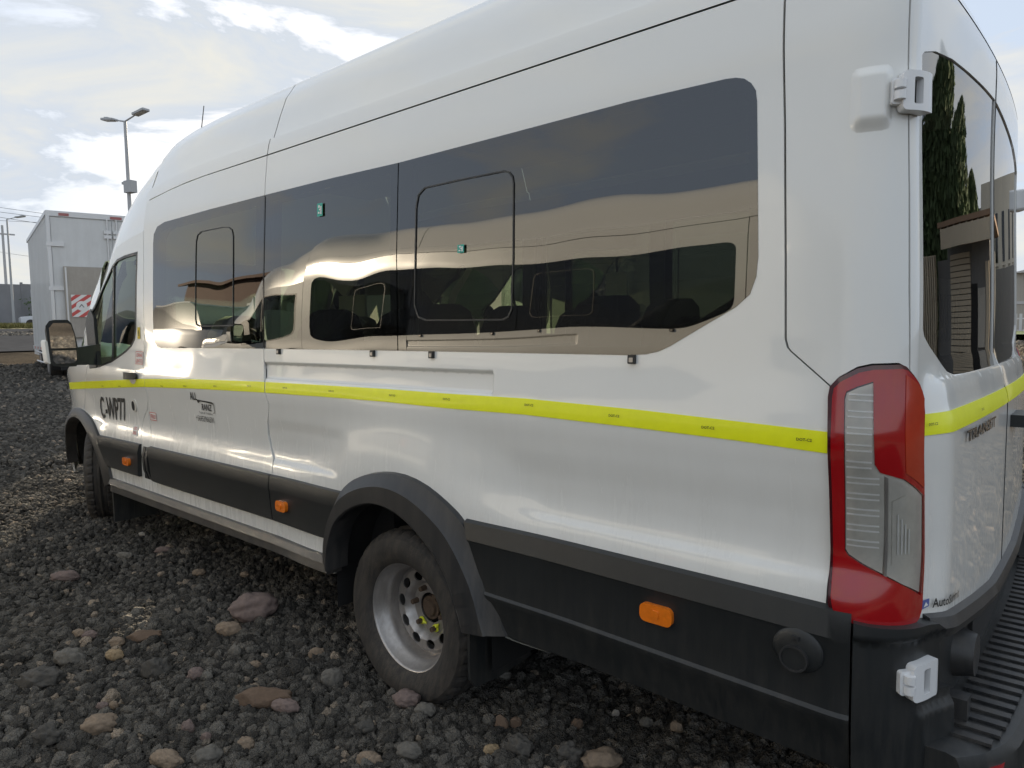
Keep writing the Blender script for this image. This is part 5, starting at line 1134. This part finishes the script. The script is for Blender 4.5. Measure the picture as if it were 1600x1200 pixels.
# ================================================================ far left: road, verge, wall, hill
m_grass = mat('dry_grass', (.16, .15, .055), .95, var=.4, vscale=3)
m_grass2 = mat('green_grass', (.07, .11, .03), .95, var=.4, vscale=3)
def sheet(name, pts, m, dz, kind='structure', label=None):
    P = [(x, y, float(gz(x, y))+dz) for x, y in pts]; return tag(mesh(name, P, [tuple(range(len(P)))], m), kind=kind, label=label)
def road_grid(name, x0, x1, y0, y1, m, dz):
    xs = np.linspace(x0, x1, 12); ys = np.linspace(y0, y1, 40); V = [(a, b, float(gz(a, b))+dz) for a in xs for b in ys]
    F = [(i*40+j, (i+1)*40+j, (i+1)*40+j+1, i*40+j+1) for i in range(11) for j in range(39)]
    tag(mesh(name, V, F, m, smooth=True), kind='structure')
road_grid('road', -56, -27, -30, 60, m_asphalt, .06)
road_grid('verge', -70, -56.2, -30, 60, m_grass, .06)
def tufts(name, x0, x1, y0, y1, n, h, m, label):
    V = []; F = []
    for _ in range(n):
        x, y = rng.uniform(x0, x1), rng.uniform(y0, y1); z = float(gz(x, y)); 
        for b in range(5):
            a = rng.uniform(0, 6.28); w_ = .05; hh = h*rng.uniform(.5, 1.3); dx, dy = math.cos(a)*hh*.5, math.sin(a)*hh*.5; k = len(V)
            V += [(x-w_*math.sin(a), y+w_*math.cos(a), z), (x+w_*math.sin(a), y-w_*math.cos(a), z), (x+dx, y+dy, z+hh)]; F.append((k, k+1, k+2))
    tag(mesh(name, V, F, m), kind='stuff', label=label)
tufts('grass', -68, -57, 5, 24, 5000, .35, m_grass, 'dry yellow grass growing along the far side of the road')
m_wall = mat('grey_concrete', (.24, .24, .25), .9, var=.15, vscale=.4)
wl = empty('boundary_wall', (-74, 4, float(gz(-74, 4)))); tag(wl, 'long grey boundary wall beyond the road at far left', 'wall')
for i in range(14): box('wall_panel', (-.12, .12, -10+i*2.6, -10+i*2.6+2.56, -.3, 3.9+.06*(i % 2)), m_wall, wl)
for i in range(15): box('wall_post', (-.16, .16, -10.05+i*2.6-.06, -10.05+i*2.6+.10, -.3, 4.1), m_wall, wl)
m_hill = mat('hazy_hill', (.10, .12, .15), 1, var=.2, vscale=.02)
V = []; n = 60
for i in range(n+1):
    t = i/n; y = -300+t*1200; h = 26+14*math.sin(t*7+.6)+6*math.sin(t*19)+3*math.sin(t*43)
    for (dx, k) in ((0, 0), (-60, .55), (-160, 1), (-400, .7)): V.append((-620+dx-.0*y, y, 4+h*k))
F = [(i*4+j, i*4+j+1, (i+1)*4+j+1, (i+1)*4+j) for i in range(n) for j in range(3)]
tag(mesh('hill', V, F, m_hill, smooth=True), kind='structure')
# parked car and bush between the wall and the truck
m_car = mat('silver_car_paint', (.45, .46, .48), .3, coat=.8, metal=.3)
def parked_car(x, y, rz, m, label):
    o = empty('parked_car', (x, y, float(gz(x, y))+.02), rz); tag(o, label, 'car')
    secs = [(-2.1, .45, .75, .62), (-1.95, .30, .86, .80), (-1.0, .25, .95, .86), (.9, .25, .98, .86), (1.8, .27, .95, .82), (2.1, .4, .80, .66)]
    bm = bmesh.new(); rr = [[bm.verts.new((a, s_*w_, z)) for s_, z in ((-1, b), (-1, c-.12), (-.92, c), (.92, c), (1, c-.12), (1, b))] for a, b, c, w_ in secs]
    for a, b in zip(rr[:-1], rr[1:]):
        for i in range(6): bm.faces.new((a[i], a[(i+1) % 6], b[(i+1) % 6], b[i]))
    bm.faces.new(rr[0]); bm.faces.new(rr[-1][::-1]); bmobj('body', bm, m, o, smooth=True)
    bm = bmesh.new(); lo = [(-1.15, .95), (1.75, .95)]; vs_ = [bm.verts.new(p) for p in ((-1.25, -.78, .94), (1.75, -.78, .94), (1.75, .78, .94), (-1.25, .78, .94), (-.45, -.62, 1.42), (1.15, -.62, 1.44), (1.15, .62, 1.44), (-.45, .62, 1.42))]
    for f in ((4, 5, 6, 7), (0, 1, 5, 4), (1, 2, 6, 5), (2, 3, 7, 6), (3, 0, 4, 7)): bm.faces.new([vs_[i] for i in f])
    bmobj('windows', bm, m_frit, o); box('roof', (-.42, 1.12, -.61, .61, 1.43, 1.46), m, o, bevel=.01)
    for a in (-1.3, 1.3):
        for s_ in (-1, 1):
            bm = bmesh.new(); tube(bm, (a, s_*.70, .32), (a, s_*.88, .32), .32, .32, 24); bmobj('wheel', bm, m_rubber, o)
    return o
parked_car(-66, 17.2, R(75), m_car, 'silver car half hidden behind the left edge of the box truck')
m_whitecar = mat('white_car_paint', (.72, .70, .66), .25, coat=.8)
for (x, y, rz, m, lab) in ((-10.2, -5.6, R(8), m_whitecar, 'white car with dark windows mirrored low in the front side window'), (-14.8, -5.9, R(-4), m_car, 'silver car further back, mirrored in the front side window')):
    c = parked_car(x, y, rz, m, lab); c.scale = (1.1, 1.05, 1.25)
st = empty('storage_shed', (-46, -26, float(gz(-46, -26))-.2)); tag(st, 'low brown storage shed mirrored far back in the front side window', 'building')
m_brown = mat('brown_sheet_wall', (.16, .10, .08), .8, var=.1, vscale=.5)
box('wall', (0, 16, 0, 6, 0, 4.4), m_brown, st); box('roof', (-.4, 16.4, -.4, 6.4, 4.4, 4.6), m_brown, st)
for i in range(5): box('door', (1+i*3.1, 3+i*3.1, 6.002, 6.05, 0, 2.6), m_frit, st)
def leaf_mass(name, cx, cy, z0, rx, ry, h, n, m, label=None, cat=None, group=None, size=.25, cone=False, trunk=True):
    o = empty(name, (cx, cy, z0)); 
    if label: tag(o, label, cat, group)
    V = []; F = []; cl = [(rng.normal(0, .35), rng.normal(0, .35), rng.random()) for _ in range(26)]
    for _ in range(n):
        c = cl[rng.integers(0, 26)]; t = c[2]; 
        if cone: t = rng.random()**.8; rad = (1-t)**.5*(.8+.25*math.sin(t*17+c[0]*8)); a = rng.uniform(0, 6.28); q = rng.uniform(.55, 1.05)*rad; p = np.array([math.cos(a)*q*rx, math.sin(a)*q*ry, h*(.06+.94*t)])
        else: p = np.array([(c[0]+rng.normal(0, .25))*rx, (c[1]+rng.normal(0, .25))*ry, h*(.15+.8*t)+rng.normal(0, .08)*h])
        u, v = rng.normal(size=3), rng.normal(size=3); u *= size/np.linalg.norm(u); v *= size*.6/np.linalg.norm(v)
        if cone: u = np.array([u[0]*.4, u[1]*.4, abs(u[2])+size*.8])
        k = len(V); V += [tuple(p-u*.5-v*.5), tuple(p-u*.5+v*.5), tuple(p+u*.5)]; F.append((k, k+1, k+2))
    mesh('crown', V, F, m, o)
    if trunk: bm = bmesh.new(); tube(bm, (0, 0, -.2), (0, 0, h*.7), .22 if cone else .12, .05, 8); bmobj('trunk', bm, mat('bark', (.09, .06, .04), .9), o)
    return o
m_leaf = mat('dark_green_foliage', (.055, .085, .032), .8, var=.5, vscale=1.2)
m_leaf2 = mat('green_foliage', (.06, .10, .03), .8, var=.4, vscale=1.5)
leaf_mass('bush', -71, 19.3, float(gz(-71, 19)), 1.6, 2.2, 3.2, 2500, m_leaf2, 'green bush in front of the grey wall beside the truck', 'bush')

# ================================================================ right edge: warehouse, fence, verge
m_ware = mat('beige_metal_sheet', (.36, .34, .30), .6, var=.06, vscale=.3)
m_wroof = mat('light_grey_roof', (.45, .45, .45), .5)
wh = empty('warehouse', (-5.6, 74, .5)); tag(wh, 'long beige warehouse with grey gable roof at the right edge', 'building')
box('wall', (0, 34, 0, 24, 0, 5.2), m_ware, wh)
bm = bmesh.new(); v = [bm.verts.new(p) for p in ((-.4, -.5, 5.2), (34.4, -.5, 5.2), (34.4, 24.5, 5.2), (-.4, 24.5, 5.2), (17, -.5, 9.2), (17, 24.5, 9.2))]
for f in ((0, 1, 4), (2, 3, 5), (1, 2, 5, 4), (3, 0, 4, 5), (0, 3, 2, 1)): bm.faces.new([v[i] for i in f])
bmobj('roof', bm, m_wroof, wh)
for i in range(34): box('wall_rib', (.4+i*1.0, .52+i*1.0, -.06, -.002, 0, 5.1), m_ware, wh)
box('wall_band', (0, 34, -.10, -.062, 2.5, 2.75), m_wroof, wh)
fn = empty('picket_fence', (-6, 60, .30)); tag(fn, 'white picket fence in front of the beige warehouse', 'fence')
m_pick = mat('white_fence_paint', (.6, .6, .62), .6)
for i in range(60): box('picket', (i*.30, i*.30+.17, 0, .04, 0, 1.75), m_pick, fn)
box('fence_rail', (0, 18.2, .045, .10, .5, .6), m_pick, fn); box('fence_rail', (0, 18.2, .045, .10, 1.35, 1.45), m_pick, fn); box('fence_base', (0, 18.2, -.04, -.005, -.1, .35), m_dark, fn)
road_grid('roadside', -14, 30, 40, 44, m_asphalt, .03)
sheet('verge', [(-14, 47), (30, 47), (30, 59), (-14, 59)], m_grass2, .25)
tufts('grass', -8, 14, 50, 58, 5000, .45, m_grass2, 'green grass strip before the picket fence')

# ================================================================ what stands to the right of the frame and shows in the rear glass
m_corr = mat('tan_corrugated_sheet', (.42, .36, .27), .55, metal=.1, var=.08, vscale=1)
m_cabin = mat('dark_grey_cladding', (.14, .14, .14), .7)
shed = empty('site_shed', (3.5, 14.0, .05)); tag(shed, 'corrugated tan shed with canopy and dark door to the right of the van', 'building')
box('wall', (0, 1.9, .1, 3.0, 0, 3.1), m_cabin, shed); box('side_cabin', (1.92, 2.4, .3, 2.6, 0, 2.9), m_cabin, shed)
for i in range(17): box('cladding_sheet', (2.42+i*.062, 2.46+i*.062, .02, .095, .0, 3.0+.0*i), m_corr, shed)
box('sheet_backing', (2.40, 3.5, .10, .16, 0, 3.02), m_corr, shed)
for i in range(24): box('cladding_board', (.95, 1.75, .0, .095, .08+i*.12, .18+i*.12), m_corr, shed)
box('door', (.62, .93, .03, .09, .02, 2.3), m_dark, shed); box('window', (.25, .58, .04, .095, 1.0, 2.2), m_ware, shed); box('door_frame', (.05, .22, .0, .095, .0, 2.7), m_corr, shed)
bm = bmesh.new(); bx(bm, -.3, 2.0, -.9, 3.2, 3.42, 3.52); bmobj('roof', bm, mat('brown_roof', (.22, .14, .09), .7), shed)
for i in range(9): box('canopy_slat', (-.2+i*.26, -.15+i*.26, -.85, .0, 3.20, 3.415), m_corr, shed)
box('canopy_fascia', (-.25, 1.9, -.93, -.905, 3.0, 3.38), m_corr, shed)
ob = empty('office_block', (-.2, 30, .3)); tag(ob, 'pale concrete block with narrow windows to the right of the van', 'building')
m_conc = mat('pale_concrete', (.55, .50, .42), .85, var=.06, vscale=.5)
box('wall', (0, 6.6, 0, 9, 0, 6.6), m_conc, ob); box('side_wall', (6.62, 8.0, 1.5, 8, 0, 6.0), mat('grey_render', (.26, .25, .24), .85), ob); box('front_wall', (0, 4.8, -2.2, -.2, 0, 3.2), mat('dark_render', (.20, .19, .18), .85), ob)
for i in range(6):
    wn = box('window', (.5+i*1.05, .85+i*1.05, -.05, -.003, 3.6, 5.4), m_frit, ob); box('sill', (.45+i*1.05, .90+i*1.05, -.10, -.003, 3.45, 3.55), m_conc, wn)
for i, (x, y, h, r_) in enumerate(((9.6, 22, 8.8, 2.3), (8.1, 22.3, 9.6, 1.7), (6.9, 22.2, 7.8, 1.5), (6.0, 23, 6.0, 1.3))):
    leaf_mass('cypress_tree', x, y, .1, r_*.95, r_*.95, h, 18000, m_leaf, ['broadest dark cypress behind the tan shed', 'tallest dark cypress behind the tan shed', 'third dark cypress from the broadest one', 'shortest dark cypress beside the pale block'][i], 'tree', 'cypress trees behind the shed', size=.20, cone=True)

# ================================================================ the second van, seen in the side glass
def kids(o): return [c for c in ALL if c.parent == o]
ALL = list(bpy.data.objects)
def copy_tree(o, parent=None):
    c = o.copy(); COL.objects.link(c); c.parent = parent
    for k_ in kids(o):
        if k_.name.split('.')[0] in ('lettering', 'sticker', 'sticker_frame', 'stripe_mark', 'swoosh_mark', 'reflective_stripe', 'number_board', 'maker_mark', 'exit_sticker', 'step_board', 'tail_lamp'): continue
        copy_tree(k_, c)
    return c
v2 = copy_tree(van); v2.location = (-2.34, -3.3-2.06, .22); v2.scale = (1.58, 1, 1)
tag(v2, 'sunlit white van parked parallel behind, mirrored in the dark side windows', 'van')
for c in v2.children:
    if c.name.startswith('wheel') and c.type == 'EMPTY': c.scale = (1/1.58, 1, 1)
